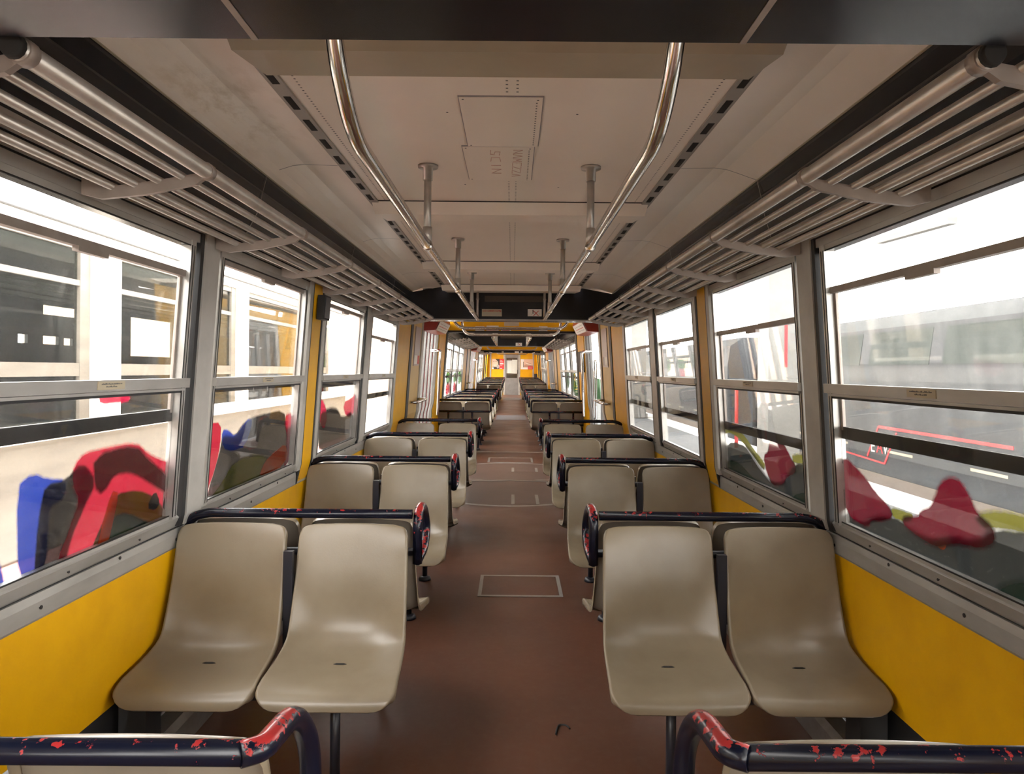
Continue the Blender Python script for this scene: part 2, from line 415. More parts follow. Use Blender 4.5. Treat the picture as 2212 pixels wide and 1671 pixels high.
# ---- side walls
for s in (-1, 1):
    w = MB()
    for y0, y1 in ((Y_A0, 6.95), (12.2, 16.55), (23.45, 27.45)):
        wbox(w, s, y0, y1, .31, .72, 0, .03)
    wall = build('wall_' + SN[s], w, M['yellow'], origin=(0, 0, 0), label='yellow lower side wall along the %s windows' % SN[s], cat='wall', kind='structure')
    # aluminium sill trim: flat face, seam, sloping ledge
    t = MB(); led = MB(); hgv = MB(); hd = MB(); scr = MB(); bk = MB(); low = MB()
    for y0, y1 in ((Y_A0, 7.02), (12.2, 16.55), (23.45, 27.45)):
        prof = [(1.218, .715), (1.200, .715), (1.196, .722), (1.193, .765), (1.196, .787), (1.225, .787)]
        prof2 = [(1.225, .792), (1.199, .792), (1.193, .798), (1.176, .832), (1.188, .842), (1.225, .842)]
        for pr, b in ((prof, t), (prof2, led)):
            pr = [(s * x, z) for x, z in pr]
            if s > 0: pr.reverse()
            b.prism(pr, y0, y1)
        # head above the windows: three stepped aluminium strips up to the black cornice
        for (za, zb, o) in ((1.82, 1.852, -.006), (1.855, 1.885, -.014), (1.888, 1.93, -.022)):
            wbox(hd, s, y0, y1, za, zb, o, .03)
        for zg, og in ((1.8505, -.0085), (1.8835, -.0165), (1.905, -.0245)): wbox(hgv, s, y0, y1, zg, zg + .005, og, .01)
        wbox(bk, s, y0, y1, 1.80, 2.2, .004, .034)
        if y0 < 0:
            for yq in (-4.5, -3.1, -1.7, -.3): wbox(led, s, yq, yq + .2, .80, 1.93, -.016, .03)
        wbox(low, s, y0, y1, .12, .31, .004, .03)
        n = int((y1 - y0) / .37)
        for k in range(n):
            yy = y0 + .15 + k * .37
            scr.disc((s * 1.193, yy, .778 - (k % 2) * .03), (-s, 0, 0), .0055, .0015, 8)
            scr.disc((s * 1.186, yy + .1, .812), (-s, 0, .5), .0055, .0015, 8)
    sg = MB()
    for y0, y1 in ((Y_A0, 7.02), (12.2, 16.55), (23.45, 27.45)): sg.box(min(s * 1.203, s * 1.215), max(s * 1.203, s * 1.215), y0, y1, .786, .793)
    build('sill_seam', sg, M['dark'], wall)
    build('sill_face', t, M['alu'], wall, label='dull aluminium sill facing'); build('sill_ledge', led, M['alu'], wall)
    build('window_head', hd, M['alu'], wall); build('head_groove', hgv, M['dark'], wall); build('screw', scr, M['dark'], wall); build('backing', bk, M['gloss'], wall); build('kick_board', low, M['rubber'], wall)
    # heater duct at the foot of the wall
    for (y0, y1, lab) in ((Y_A0, 6.95, 'first car'), (12.2, 16.5, 'middle car'), (23.5, 27.4, 'last car')):
        d = MB(); pr = [(1.222, .002), (1.155, .002), (1.152, .09), (1.165, .118), (1.222, .128)]
        pr = [(s * x, z) for x, z in pr]
        if s > 0: pr.reverse()
        d.prism(pr, y0, y1)
        build('heater_duct', d, M['duct'], label='low grey metal heater duct on the floor under the %s seats, %s' % (SN[s], lab), cat='heater duct', group='heater ducts along the walls')

# ---- pillars between the windows
def pillar(s, y0, y1, wide, parent):
    a = MB()
    if wide:
        wbox(a, s, y0 + .03, y0 + .085, .80, 1.86, -.016, .03); wbox(a, s, y1 - .075, y1 - .03, .80, 1.86, -.016, .03)
        yl = MB(); wbox(yl, s, y0 + .115, y1 - .105, .72, 1.93, -.010, .03); build('cover_strip', yl, M['yellow'], parent, label='yellow strip')
        g = MB(); wbox(g, s, y0 + .088, y0 + .112, .72, 1.93, -.012, .03); wbox(g, s, y1 - .102, y1 - .078, .72, 1.93, -.012, .03)
    else:
        wbox(a, s, y0 + .065, y1 - .03, .80, 1.93, -.016, .03)
        g = MB(); wbox(g, s, y0 + .035, y0 + .06, .80, 1.93, -.012, .03)
    build('pillar', a, M['pillar'], parent); build('gasket', g, M['rubber'], parent, label='black rubber joint')
for s in (-1, 1):
    wall = bpy.data.objects['wall_' + SN[s]]
    for key, bays in BAYS.items():
        for i, (a, b) in enumerate(bays[:-1]):
            pillar(s, b, bays[i + 1][0], key == 'A' and i == 1, wall)
        e = MB(); wbox(e, s, bays[-1][1], bays[-1][1] + .1, .72, 1.93, -.016, .03); build('pillar', e, M['pillar'], wall)
        if key == 'A':
            e = MB(); wbox(e, s, 1.0, bays[0][0], .80, 1.93, -.016, .03); build('pillar', e, M['pillar'], wall)

# ---- windows
def gpt(px, py, s, off):     # where the sight line through a photo point meets the pane on side s
    a, b = ray(px, py)
    Y = 3.0
    for _ in range(30):
        z = ZC + b * Y
        Y = (s * (Xw(z) + off) - CX) / a
    return Vector((CX + a * Y, Y, ZC + b * Y))
def graffiti(parent, s, pts, col, off, feather=.02, clip=None):
    P = [gpt(x, y, s, off) for x, y in pts]
    if clip:   # keep the paint on its own pane
        y0, y1, z0, z1 = clip
        P = [Vector((0, min(max(p.y, y0), y1), min(max(p.z, z0), z1))) for p in P]
        P = [Vector((s * (Xw(p.z) + off), p.y, p.z)) for p in P]
    # smooth the outline, then add a feathered margin
    Q = []
    n = len(P)
    for i in range(n):
        a, b = P[i], P[(i + 1) % n]
        Q += [a * .78 + b * .22, a * .22 + b * .78]
    n = len(Q)
    area = sum(Q[i].y * Q[(i + 1) % n].z - Q[(i + 1) % n].y * Q[i].z for i in range(n))
    sg = 1 if area > 0 else -1
    O = []
    for i in range(n):
        t = (Q[(i + 1) % n] - Q[i - 1]); nrm = Vector((0, t.z, -t.y)) * sg
        if nrm.length > 1e-9: nrm.normalize()
        q = Q[i] + nrm * feather
        O.append(Vector((s * (Xw(q.z) + off), q.y, q.z)))
    mb = MB(); tri = tessellate_polygon([Q])
    mb.add(Q, [tuple(t) for t in tri])
    mb.add(O, [])
    for i in range(n):
        j = (i + 1) % n
        mb.f.append((i, j, n + j, n + i)); mb.sm.append(False); mb.mi.append(0)
    o = build('graffiti', mb, SPR[col], parent)
    at = o.data.attributes.new('cover', 'FLOAT', 'POINT')
    at.data.foreach_set('value', [1.0] * n + [0.0] * n)
    return o
GR = {
 (-1, 0): [
  ('orange', [(242, 1062), (256, 1066), (240, 1140), (226, 1196), (205, 1206), (218, 1150)], .008),
  ('black', [(352, 1092), (384, 1052), (378, 1072), (356, 1100)], .006), ('black', [(318, 1095), (335, 1060), (345, 1085), (335, 1100)], .006),
  ('darkred', [(205, 988), (292, 966), (322, 1000), (392, 1022), (390, 1048), (330, 1040), (285, 1012), (246, 1018), (222, 1060), (208, 1050)], .02),
  ('pine', [(245, 1118), (275, 1112), (330, 1140), (285, 1168), (225, 1204)], .014),
  ('olive', [(248, 1070), (300, 1062), (330, 1075), (352, 1100), (356, 1128), (300, 1165), (215, 1210), (192, 1206), (232, 1110)], .012),
  ('red', [(165, 1005), (182, 985), (230, 972), (294, 961), (318, 984), (345, 997), (396, 992), (394, 1112), (356, 1132), (300, 1165), (255, 1110), (225, 1160), (195, 1200), (124, 1240), (132, 1195), (150, 1150), (176, 1080), (158, 1040)], .018),
  ('black', [(100, 1052), (143, 1042), (176, 1000), (205, 1040), (180, 1090), (150, 1160), (132, 1236), (70, 1270), (84, 1150), (92, 1090)], .014),
  ('blue', [(40, 1052), (70, 1028), (102, 1040), (140, 1040), (138, 1070), (104, 1092), (100, 1150), (98, 1200), (80, 1266), (38, 1278)], .014),
  ('blue', [(-60, 1180), (-10, 1200), (6, 1285), (-60, 1300)], .012)],
 (-1, 1): [
  ('red', [(447, 918), (477, 913), (475, 962), (464, 1012), (440, 1078), (440, 960)], .008),
  ('orange', [(588, 985), (616, 960), (622, 985), (600, 1012), (560, 1030), (572, 1000)], .02),
  ('red', [(614, 902), (642, 892), (640, 985), (612, 1010), (622, 950)], .025),
  ('blue', [(480, 930), (494, 932), (508, 946), (534, 908), (546, 908), (530, 962), (500, 972), (482, 966)], .012),
  ('olive', [(505, 1000), (560, 985), (592, 1000), (575, 1035), (520, 1064), (446, 1094), (480, 1045)], .02),
  ('black', [(482, 940), (505, 948), (530, 912), (560, 900), (614, 888), (616, 930), (642, 915), (642, 1020), (560, 1056), (440, 1100), (466, 1012), (478, 968)], .018)],
 (-1, 2): [
  ('pink', [(690, 862), (700, 874), (706, 900), (700, 925), (690, 905)], .03), ('pink', [(742, 872), (760, 862), (778, 852), (778, 888), (748, 897)], .03),
  ('black', [(688, 900), (712, 884), (728, 886), (738, 908), (778, 884), (778, 945), (750, 968), (686, 998)], .03)],
 (1, 1): [
  ('crimson', [(1660, 978), (1664, 950), (1672, 937), (1682, 944), (1698, 970), (1708, 992), (1717, 1004), (1718, 1020), (1700, 1028), (1690, 1046), (1668, 1046), (1656, 1015), (1650, 986)], .014),
  ('lime', [(1556, 922), (1575, 919), (1592, 925), (1610, 945), (1628, 972), (1652, 1002), (1650, 1014), (1632, 990), (1612, 962), (1595, 942), (1575, 931), (1556, 932)], .012),
  ('white', [(1606, 955), (1614, 960), (1642, 997), (1672, 1042), (1664, 1042), (1632, 1000)], .006),
  ('mint', [(1556, 1000), (1575, 994), (1600, 1004), (1616, 1022), (1648, 1054), (1620, 1050), (1590, 1034), (1556, 1018)], .02),
  ('mint', [(1708, 1082), (1722, 1068), (1750, 1068), (1750, 1112), (1710, 1088)], .02),
  ('lime', [(1712, 986), (1750, 986), (1750, 998), (1714, 996)], .02),
  ('grey', [(1554, 960), (1580, 956), (1612, 966), (1640, 1006), (1665, 1040), (1696, 1046), (1718, 1004), (1752, 1008), (1752, 1112), (1640, 1056), (1554, 1022)], .016)],
 (1, 0): [
  ('crimson', [(1812, 1055), (1820, 1044), (1816, 1010), (1820, 996), (1830, 994), (1846, 1010), (1870, 1036), (1890, 1066), (1920, 1096), (1928, 1114), (1904, 1122), (1882, 1120), (1872, 1136), (1856, 1126), (1840, 1116), (1822, 1086)], .014),
  ('crimson', [(1952, 1128), (1956, 1120), (1985, 1122), (1990, 1108), (2012, 1100), (2022, 1080), (2032, 1052), (2046, 1040), (2060, 1038), (2076, 1048), (2092, 1076), (2108, 1112), (2142, 1142), (2146, 1166), (2118, 1180), (2070, 1168), (2040, 1172), (2020, 1176), (1985, 1156), (1965, 1140)], .02),
  ('orange', [(2018, 1168), (2045, 1170), (2040, 1185), (2030, 1182)], .008),
  ('lime', [(1926, 1100), (1950, 1106), (1976, 1116), (1956, 1123), (1930, 1115)], .012), ('lime', [(2112, 1116), (2160, 1111), (2240, 1128), (2240, 1148), (2160, 1133), (2130, 1133)], .02),
  ('lime', [(1794, 1040), (1806, 1056), (1814, 1080), (1802, 1070), (1794, 1056)], .01),
  ('mint', [(1914, 1184), (1936, 1181), (1976, 1200), (2032, 1242), (1990, 1226)], .014), ('mint', [(2158, 1286), (2180, 1270), (2240, 1264), (2240, 1330), (2170, 1300)], .03),
  ('grey', [(1794, 1070), (1822, 1092), (1840, 1122), (1870, 1136), (1896, 1120), (1930, 1122), (1960, 1142), (2020, 1174), (2060, 1164), (2118, 1176), (2150, 1150), (2240, 1160), (2240, 1340), (2120, 1275), (1990, 1215), (1830, 1150), (1794, 1130)], .022)],
}
def window(s, key, i, y0, y1, num):
    side = SN[s]
    nth = ['nearest', 'second', 'third', 'fourth'][i]
    car = {'A': 'first car', 'B': 'middle car', 'C': 'last car'}[key]
    w = thing('window_%d' % num, '%s window on the %s side of the %s' % (nth, side, car), 'window', (s * 1.15, (y0 + y1) / 2, WB + dzf(y0)), 'tram windows', 'structure')
    fr = MB()
    wbox(fr, s, y0, y0 + .03, WB, WT, -.010, .03); wbox(fr, s, y1 - .03, y1, WB, WT, -.010, .03)
    wbox(fr, s, y0 + .03, y1 - .03, WT - .018, WT, -.004, .03); wbox(fr, s, y0 + .03, y1 - .03, WB, WB + .012, .002, .03)
    build('frame', fr, M['alu'], w)
    gv = MB()
    for ya, yb in ((y0 + .0105, y0 + .0135), (y0 + .0285, y0 + .0325), (y1 - .0135, y1 - .0105), (y1 - .0325, y1 - .0285)): wbox(gv, s, ya, yb, WB + .01, WT - .02, -.0112, -.0085)
    wbox(gv, s, y0 + .03, y1 - .03, WT - .0215, WT - .0175, -.0045, -.002); wbox(gv, s, y0 + .03, y1 - .03, WB + .0115, WB + .0155, .0015, .004)
    build('frame_groove', gv, M['dark'], w, label='dark rubber line')
    md = MB()
    wbox(md, s, y0 + .004, y1 - .004, WM0 + .010, WM1, -.026, .012); wbox(md, s, y0 + .02, y1 - .02, WM0, WM0 + .008, -.018, .012)
    build('middle_rail', md, M['alu'], w)
    rb = MB(); wbox(rb, s, y0 + .03, y1 - .03, WM0 - .008, WM0, -.008, .014); build('rail_gasket', rb, M['rubber'], w)
    drop = DROP.get((s, key), [.1, .1, .1, .1])[i]
    gm = M['hazy'] if key == 'A' else M['clear']
    if (s, i, key) == (1, 0, 'A'): gm = M['veryhazy']
    lp = MB(); wbox(lp, s, y0 + .03, y1 - .03, WB + .012, WM0, .014, .017); build('lower_pane', lp, M['hazy'] if key == 'A' else M['clear'], w)
    up = MB(); t1 = WT - .018 - drop; b0 = WM0 + .012 - drop
    wbox(up, s, y0 + .03, y1 - .03, b0, t1, .021, .024); build('upper_pane', up, gm, w)
    sh = MB(); wbox(sh, s, y0 + .028, y1 - .028, t1 - .022, t1, .006, .028)
    wbox(sh, s, y0 + .028, y0 + .045, b0, t1, .018, .028); wbox(sh, s, y1 - .045, y1 - .028, b0, t1, .018, .028)
    yc_ = (y0 + y1) / 2; wbox(sh, s, yc_ - .07, yc_ + .07, t1 - .036, t1 - .022, .000, .018)
    build('sash', sh, M['bracket'], w, label='lowered sliding sash' if drop > .05 else 'closed sliding sash')
    br = MB(); wbox(br, s, y0 + .028, y1 - .028, b0 - .030, b0 + .012, .018, .03); build('sash_foot_rail', br, M['dark'], w)
    if key == 'A':
        pl = MB(); yc = 2.03 if (s < 0 and i == 0) else (1.92 if i == 0 else (y0 + y1) / 2); h = .068
        wbox(pl, s, yc - h, yc + h, WM0 + .016, WM1 - .004, -.0285, -.026)
        pt = build('notice_plate', pl, M['beigecard'], w, label='small worn engraved plate')
        tx = MB()
        for r, (wd, zz) in enumerate(((.052, 1.3205), (.028, 1.3125))):
            y = yc - wd
            while y < yc + wd:
                l = random.uniform(.002, .006); wbox(tx, s, y, y + l, zz, zz + random.uniform(.002, .0045), -.0292, -.0286); y += l + random.uniform(.001, .003)
        build('engraved_text', tx, M['greyink'], pt)
        for k, (col, pts, fe) in enumerate(GR.get((s, i), [])):
            graffiti(w, s, pts, col, .0195 + .0012 * k, fe, (y0 + .02, y1 - .02, WB - .01, WM0 - .06))
        if (s, i) == (-1, 0):
            graffiti(w, s, [(215, 858), (245, 848), (275, 852), (282, 862), (250, 866), (218, 868)], 'pink', .0195, .012, (y0, y1, WB, WM0))
    if key == 'B':
        for k, (col, pts) in enumerate({(-1, 0): [('red', [(963, 836), (972, 834), (972, 852), (963, 862)]), ('green', [(964, 803), (974, 806), (973, 832), (964, 834)])], (-1, 1): [('red', [(979, 834), (986, 832), (986, 848), (979, 852)]), ('green', [(979, 815), (986, 812), (986, 828), (979, 830)])],
                                     (-1, 2): [('green', [(990, 803), (1000, 803), (1000, 830), (990, 834)])], (1, 1): [('green', [(1219, 806), (1230, 806), (1230, 838), (1219, 841)])], (1, 0): [('green', [(1232, 803), (1244, 803), (1244, 846), (1232, 850)])]}.get((s, i), [])):
            graffiti(w, s, pts, col, .0195 + .0012 * k, .05, (y0 + .02, y1 - .02, WB, WM0 - .03))
    return w
num = 1
for key in 'ABC':
    for s in (-1, 1):
        for i, (a, b) in enumerate(BAYS[key]):
            window(s, key, i, a, b, num); num += 1

# ---- ceilings
def ceil_section(y0, y1):
    mb = MB()
    prof = [(1.045, 2.165), (1.0, 2.178), (.95, 2.196), (.90, 2.212), (.85, 2.218), (.71, 2.214)]
    for s in (-1, 1):
        e = .022 if s < 0 else 0
        pr = [(s * (x - (e if x > .98 else 0)), z) for x, z in prof] + [(s * .71, 2.27), (s * 1.06, 2.25)]
        if s > 0: pr.reverse()
        mb.prism(pr, y0, y1, smooth=False)
    mb.box(-.665, .665, y0, y1, 2.222, 2.27)
    return mb
cl = MB()
for y0, y1 in ((Y_A0, 7.3), (12.0, 16.7), (23.4, 27.6)):
    c = ceil_section(y0, y1); b = len(cl.v); cl.v += c.v; cl.f += [tuple(b + i for i in f) for f in c.f]; cl.sm += c.sm; cl.mi += c.mi
cl.box(-1.2, 1.2, 7.3, 12.0, 2.24, 2.28); cl.box(-1.2, 1.2, 16.7, 23.4, 2.24, 2.28); cl.box(-1.2, 1.2, 27.6, 33.04, 2.02, 2.06)
ceil = build('ceiling', cl, M['ceil'], origin=(0, 0, 0), label='cream laminate ceiling running the length of the tram', cat='ceiling', kind='structure')
sp = MB(); sl = MB(); pf = MB(); se = MB()
for y0, y1 in ((1.1, 7.2), (12.0, 16.6), (23.4, 27.5)):
    for s in (-1, 1):
        sp.box(s * .71 if s < 0 else .665, s * .665 if s < 0 else .71, y0, y1, 2.214, 2.25)
        y = y0 + .085
        while y < y1 - .15 and y0 < 2:
            x = s * .688; sl.box(x - .011, x + .011, y, y + .108, 2.2128, 2.2138); y += .205
        y = y0
        while y < y1 and y0 < 2:
            sl and pf.quad((s * .628 - .003, y, 2.2215), (s * .628 + .003, y, 2.2215), (s * .628 + .003, y + .006, 2.2215), (s * .628 - .003, y + .006, 2.2215)); y += .022
        for ys in (2.95, 4.6, 6.2) if y0 < 2 else ():
            se.prism([(s * x, z - .0012) for x, z in ((1.04, 2.166), (1.0, 2.178), (.95, 2.196), (.90, 2.212), (.85, 2.218), (.712, 2.214))], ys, ys + .006, closed=False)
for ya, yb in ((1.95, 2.2), (3.18, 3.62), (3.85, 7.1)):
    y = ya
    while y < yb:
        for x in (-.004, .028): pf.quad((x - .0035, y, 2.2215), (x + .0035, y, 2.2215), (x + .0035, y + .007, 2.2215), (x - .0035, y + .007, 2.2215))
        y += .028
for (px, py) in ((966, 245), (1247, 247), (1206, 405), (1005, 400)):
    Y = .85 * F / (VY - py); p = pix(px, py, Y); pf.disc((p.x, p.y, 2.2218), (0, 0, -1), .004, .0006, 8)
build('vent_strip', sp, M['strip'], ceil, label='grey slotted strip'); build('slot', sl, M['dark'], ceil); build('perforation', pf, M['greyink'], ceil); build('seam', se, M['inkfaint'], ceil)
# cross beams
nb = 2
for (y, lab) in ((1.78, 'nearest beige ceiling cross beam, just past the black header'), (3.645, 'second ceiling cross beam, between the first and second pair of hanger posts'), (5.62, 'third ceiling cross beam from the camera'), (7.12, 'last ceiling cross beam of the first car, against the black header'), (13.8, 'ceiling cross beam in the middle car'), (25.0, 'ceiling cross beam in the last car')):
    b = MB()
    v = []
    for (yy, zz, hx) in ((y - .05, 2.222, .70), (y, 2.165, .69), (y + .14, 2.16, .65), (y + .16, 2.222, .66)):
        v.append((yy, zz, hx))
    vs = [(-h, yy, zz) for yy, zz, h in v] + [(h, yy, zz) for yy, zz, h in v]
    b.add(vs, [(0, 1, 5, 4), (1, 2, 6, 5), (2, 3, 7, 6), (3, 0, 4, 7), (3, 2, 1, 0), (4, 5, 6, 7)])
    ob_ = build('trim_%d' % nb, b, M['beam'] if y < 3 else M['ceil'], label=lab, cat='ceiling beam', kind='structure', origin=(0, 0, 0)); nb += 1
    g_ = MB(); g_.box(-.70, .70, y - .058, y - .051, 2.2185, 2.2222); build('beam_seam', g_, M['dark'], ob_)  # dark seam line where the ceiling meets the beam
# black cornices above the racks
for s in (-1, 1):
    for (y0, y1, lab) in ((.2, 7.3, 'first car'), (12.0, 16.7, 'middle car'), (23.4, 27.6, 'last car')):
        c = MB(); pr = [(1.092, 1.93), (1.062, 2.03), (1.048, 2.10), (1.050, 2.108), (1.034, 2.155), (1.032, 2.176), (1.09, 2.19), (1.11, 1.93)]
        e = .022 if s < 0 else 0
        pr = [(s * (x - (e if 1.02 < x < 1.09 and z > 2 else 0)), z) for x, z in pr]
        if s > 0: pr.reverse()
        c.prism(pr, y0, y1)
        o = build('trim_%d' % nb, c, M['gloss'], label='black glossy cornice above the %s luggage rack of the %s' % (SN[s], lab), cat='cornice', kind='structure', origin=(0, 0, 0)); nb += 1
        if y0 < 1:
            sm = MB()
            for ys in (2.95, 4.6, 6.2): sm.prism([(s * (x - (e if x < 1.06 else 0)), z) for x, z in ((1.088, 1.93), (1.058, 2.03), (1.044, 2.10), (1.030, 2.155), (1.028, 2.176))], ys, ys + .006, closed=False)
            ed = MB(); ed.box(s * (1.031 - e) - .005, s * (1.031 - e) + .005, y0, y1, 2.168, 2.1745)
            build('joint', sm, M['bracket'], o); build('edge_bead', ed, M['beigecard'], o)

# ---- black headers where one car ends
def header(y0, y1, lab, recess=True):
    global nb
    h = MB(); prof = [(-1.10, 1.88), (1.10, 1.88), (1.075, 2.03), (1.035, 2.16), (.70, 2.22), (-.70, 2.22), (-1.035, 2.16), (-1.075, 2.03)]
    h.prism(prof, y0, y1)
    o = build('trim_%d' % nb, h, M['gloss'], label=lab, cat='header panel', kind='structure', origin=(0, 0, 0)); nb += 1
    ed = MB(); ed.box(-1.10, 1.10, y0 - .006, y0, 1.88, 1.893); build('edge_strip', ed, M['duct'], o)
    if recess:
        rc = MB(); rc.box(-.27, .33, y0 - .004, y0 - .001, 2.07, 2.13); build('niche', rc, M['brown_niche'], o)
    return o
hA = header(7.28, 7.6, 'black header panel across the end of the first car, with two sign plates')
hB = header(16.75, 17.0, 'black header panel across the end of the middle car')
hC = header(27.6, 27.9, 'black header panel across the end of the last car')
near = MB(); near.box(-1.10, 1.10, .15, 1.103, 1.88, 2.2)
hn = build('trim_%d' % nb, near, M['gloss'], label='black glossy header overhead, nearest the camera, with two pale seams', cat='header panel', kind='structure'); nb += 1
for x in (-.383, .372):
    m = MB(); m.box(x - .005, x + .005, .15, 1.104, 1.8785, 1.881); build('seam', m, M['bracket'], hn, label='pale seam strip')
# the body goes on behind the camera: window openings and a closed end
fe = MB(); fe.box(-1.26, 1.26, Y_A0 - .05, Y_A0, -.06, 2.3)
build('wall_front', fe, M['yellow'], label='end wall behind the camera', cat='wall', kind='structure')
# yellow bulkhead headers
for (y, lab) in ((11.95, 'yellow bulkhead above the aisle, with paper stickers'), (23.3, 'yellow bulkhead above the aisle at the last car')):
    b = MB(); b.box(-1.1, 1.1, y, y + .1, 2.0 - (.02 if y < 15 else .06), 2.24)
    o = build('trim_%d' % nb, b, M['yellow'], label=lab, cat='bulkhead', kind='structure'); nb += 1
    e = MB(); e.box(-1.1, 1.1, y - .01, y + .11, 1.945 if y < 15 else 1.91, 1.98 if y < 15 else 1.94); build('edge_strip', e, M['rubber'], o)
# stickers on the yellow bulkhead
def wpt(px, py, Y):   # point on the (undeformed) tram at depth Y seen at a photo point
    p = pix(px, py, Y); return (p.x, p.z - dzf(Y))
STK = [((1089, 694), (1121, 704), 'pale torn sticker highest on the yellow bulkhead', 'beigecard'), ((1051, 703), (1077, 717), 'wide white sticker on the yellow bulkhead with a tiny red mark', 'white'), ((1027, 704), (1046, 718), 'leftmost plain sticker on the yellow bulkhead', 'white'), ((1083, 711.5), (1103.5, 717), 'small low sticker with red lettering on the yellow bulkhead', 'white'), ((1164, 704.5), (1182.5, 718.5), 'rightmost plain sticker on the yellow bulkhead', 'white')]
for (a, b, lab, mm) in STK:
    x0, z1 = wpt(*a, 11.945); x1, z0 = wpt(*b, 11.945)
    t = MB(); t.box(x0, x1, 11.944, 11.949, z0, z1)
    o = build('sticker', t, M[mm], label=lab, cat='sticker', group='stickers on the bulkhead')
    ln = MB(); k = 3 if 'small' not in lab else 1
    for r in range(k):
        zz = z1 - (z1 - z0) * (.25 + .25 * r) if k > 1 else (z0 + z1) / 2 - .008
        ln.box(x0 + .015, x1 - .02 - .03 * (r % 2), 11.9425, 11.9435, zz, zz + (.004 if k > 1 else .018))
    build('printing', ln, M['redink' if 'red' in lab else 'inkfaint'], o)
# sign plates on the header
def plate(a, b, Y, lab, mm):
    x0, z1 = wpt(*a, Y); x1, z0 = wpt(*b, Y)
    t = MB(); t.box(x0, x1, Y - .006, Y - .001, z0, z1)
    return build('sign_plate', t, M[mm], label=lab, cat='sign', group='signs on black headers'), x0, x1, z0, z1
o, x0, x1, z0, z1 = plate((1041, 667), (1084, 683), 7.275, 'beige sign plate with a row of red letters on the first black header', 'beigecard')
t = MB(); x = x0 + .012
while x < x1 - .012:
    w = random.uniform(.004, .010); t.box(x, x + w * .45, 7.2675, 7.2685, z1 - .030, z1 - .010); t.box(x, x + w, 7.2675, 7.2685, z1 - .030 + random.choice((0, .008, .016)), z1 - .026 + random.choice((0, .008, .013))); x += w + .004
build('red_lettering', t, M['redink'], o)
t = MB()
for r in range(3): t.box(x0 + .015, x1 - .02, 7.2675, 7.2685, z0 + .008 + r * .010, z0 + .010 + r * .010)
build('small_print', t, M['inkfaint'], o)
def cross_sign(a, b, Y, lab):
    o, x0, x1, z0, z1 = plate(a, b, Y, lab, 'white')
    cx, cz, h = (x0 + x1) / 2 + .012, (z0 + z1) / 2 - .006, (z1 - z0) * .36
    r = MB()
    for sg in (-1, 1):
        r.hexa([(cx - sg * h - .004, Y - .0095, cz - h), (cx - sg * h + .006, Y - .0095, cz - h), (cx + sg * h + .006, Y - .0095, cz + h), (cx + sg * h - .004, Y - .0095, cz + h)] + [(cx - sg * h - .004, Y - .0065, cz - h), (cx - sg * h + .006, Y - .0065, cz - h), (cx + sg * h + .006, Y - .0065, cz + h), (cx + sg * h - .004, Y - .0065, cz + h)])
    build('red_cross', r, M['redink'], o)
    g = MB(); hx = cx - h * 1.15
    g.disc((hx, Y - .0085, cz + h * 1.1), (0, 1, 0), h * .26, .002, 12)
    g.box(hx - .005, hx + .005, Y - .0085, Y - .0065, cz - h * .2, cz + h * .9); g.box(hx, hx + h, Y - .0085, Y - .0065, cz + h * .45, cz + h * .62); g.box(hx - h * .6, hx - .01, Y - .0085, Y - .0065, cz - h * .5, cz - h * .35); g.box(cx + h * 1.3, cx + h * 1.6, Y - .0085, Y - .0065, cz - h * .3, cz - h * .15)
    build('pictogram', g, M['greyink'], o)
cross_sign((1140, 667.5), (1170, 683), 7.275, 'white sign with a red cross on the first black header')
cross_sign((1114, 740), (1127.5, 747), 16.745, 'white sign with a red cross on the middle car header')
o = plate((1112, 757.5), (1121, 762), 27.59, 'tiny pale sign on the farthest black header', 'white')[0]

# ---- ceiling access panels
def panel(x0, x1, y0, y1, lab):
    p = MB(); p.box(x0, x1, y0, y1, 2.2165, 2.2225)
    o = build('access_panel', p, M['ceil'], label=lab, cat='access panel', group='ceiling access panels')
    g = MB(); g.box(x0 - .003, x1 + .003, y0 - .004, y0, 2.2185, 2.2228); g.box(x1, x1 + .003, y0, y1, 2.2185, 2.2228); g.box(x0 - .003, x0, y0, y1, 2.2185, 2.2228)
    build('gap', g, M['inkfaint'], o)
    d = MB(); y = y0 + .04
    while y < y1 - .01:
        x = x1 - .018; d.box(x - .0025, x + .0025, y, y + .006, 2.2158, 2.2168); y += .023
    build('hinge_holes', d, M['greyink'], o)
    for (x, y) in ((x0 + .012, y0 + .015), (x0 + .012, y1 - .015), (x1 - .015, y0 + .018)):
        sc = MB(); sc.disc((x, y, 2.2168), (0, 0, -1), .0035, .001, 8); build('screw', sc, M['greyink'], o)
    return o
panel(-.155, .108, 2.212, 2.695, 'blank square ceiling access panel nearest the camera')
o = panel(-.178, .095, 2.702, 3.17, 'ceiling access panel with faint red handwriting')
hw = MB()
def stroke(pts, r=.0016):
    hw.tube([(x, y, 2.2162) for x, y in pts], r, 5)
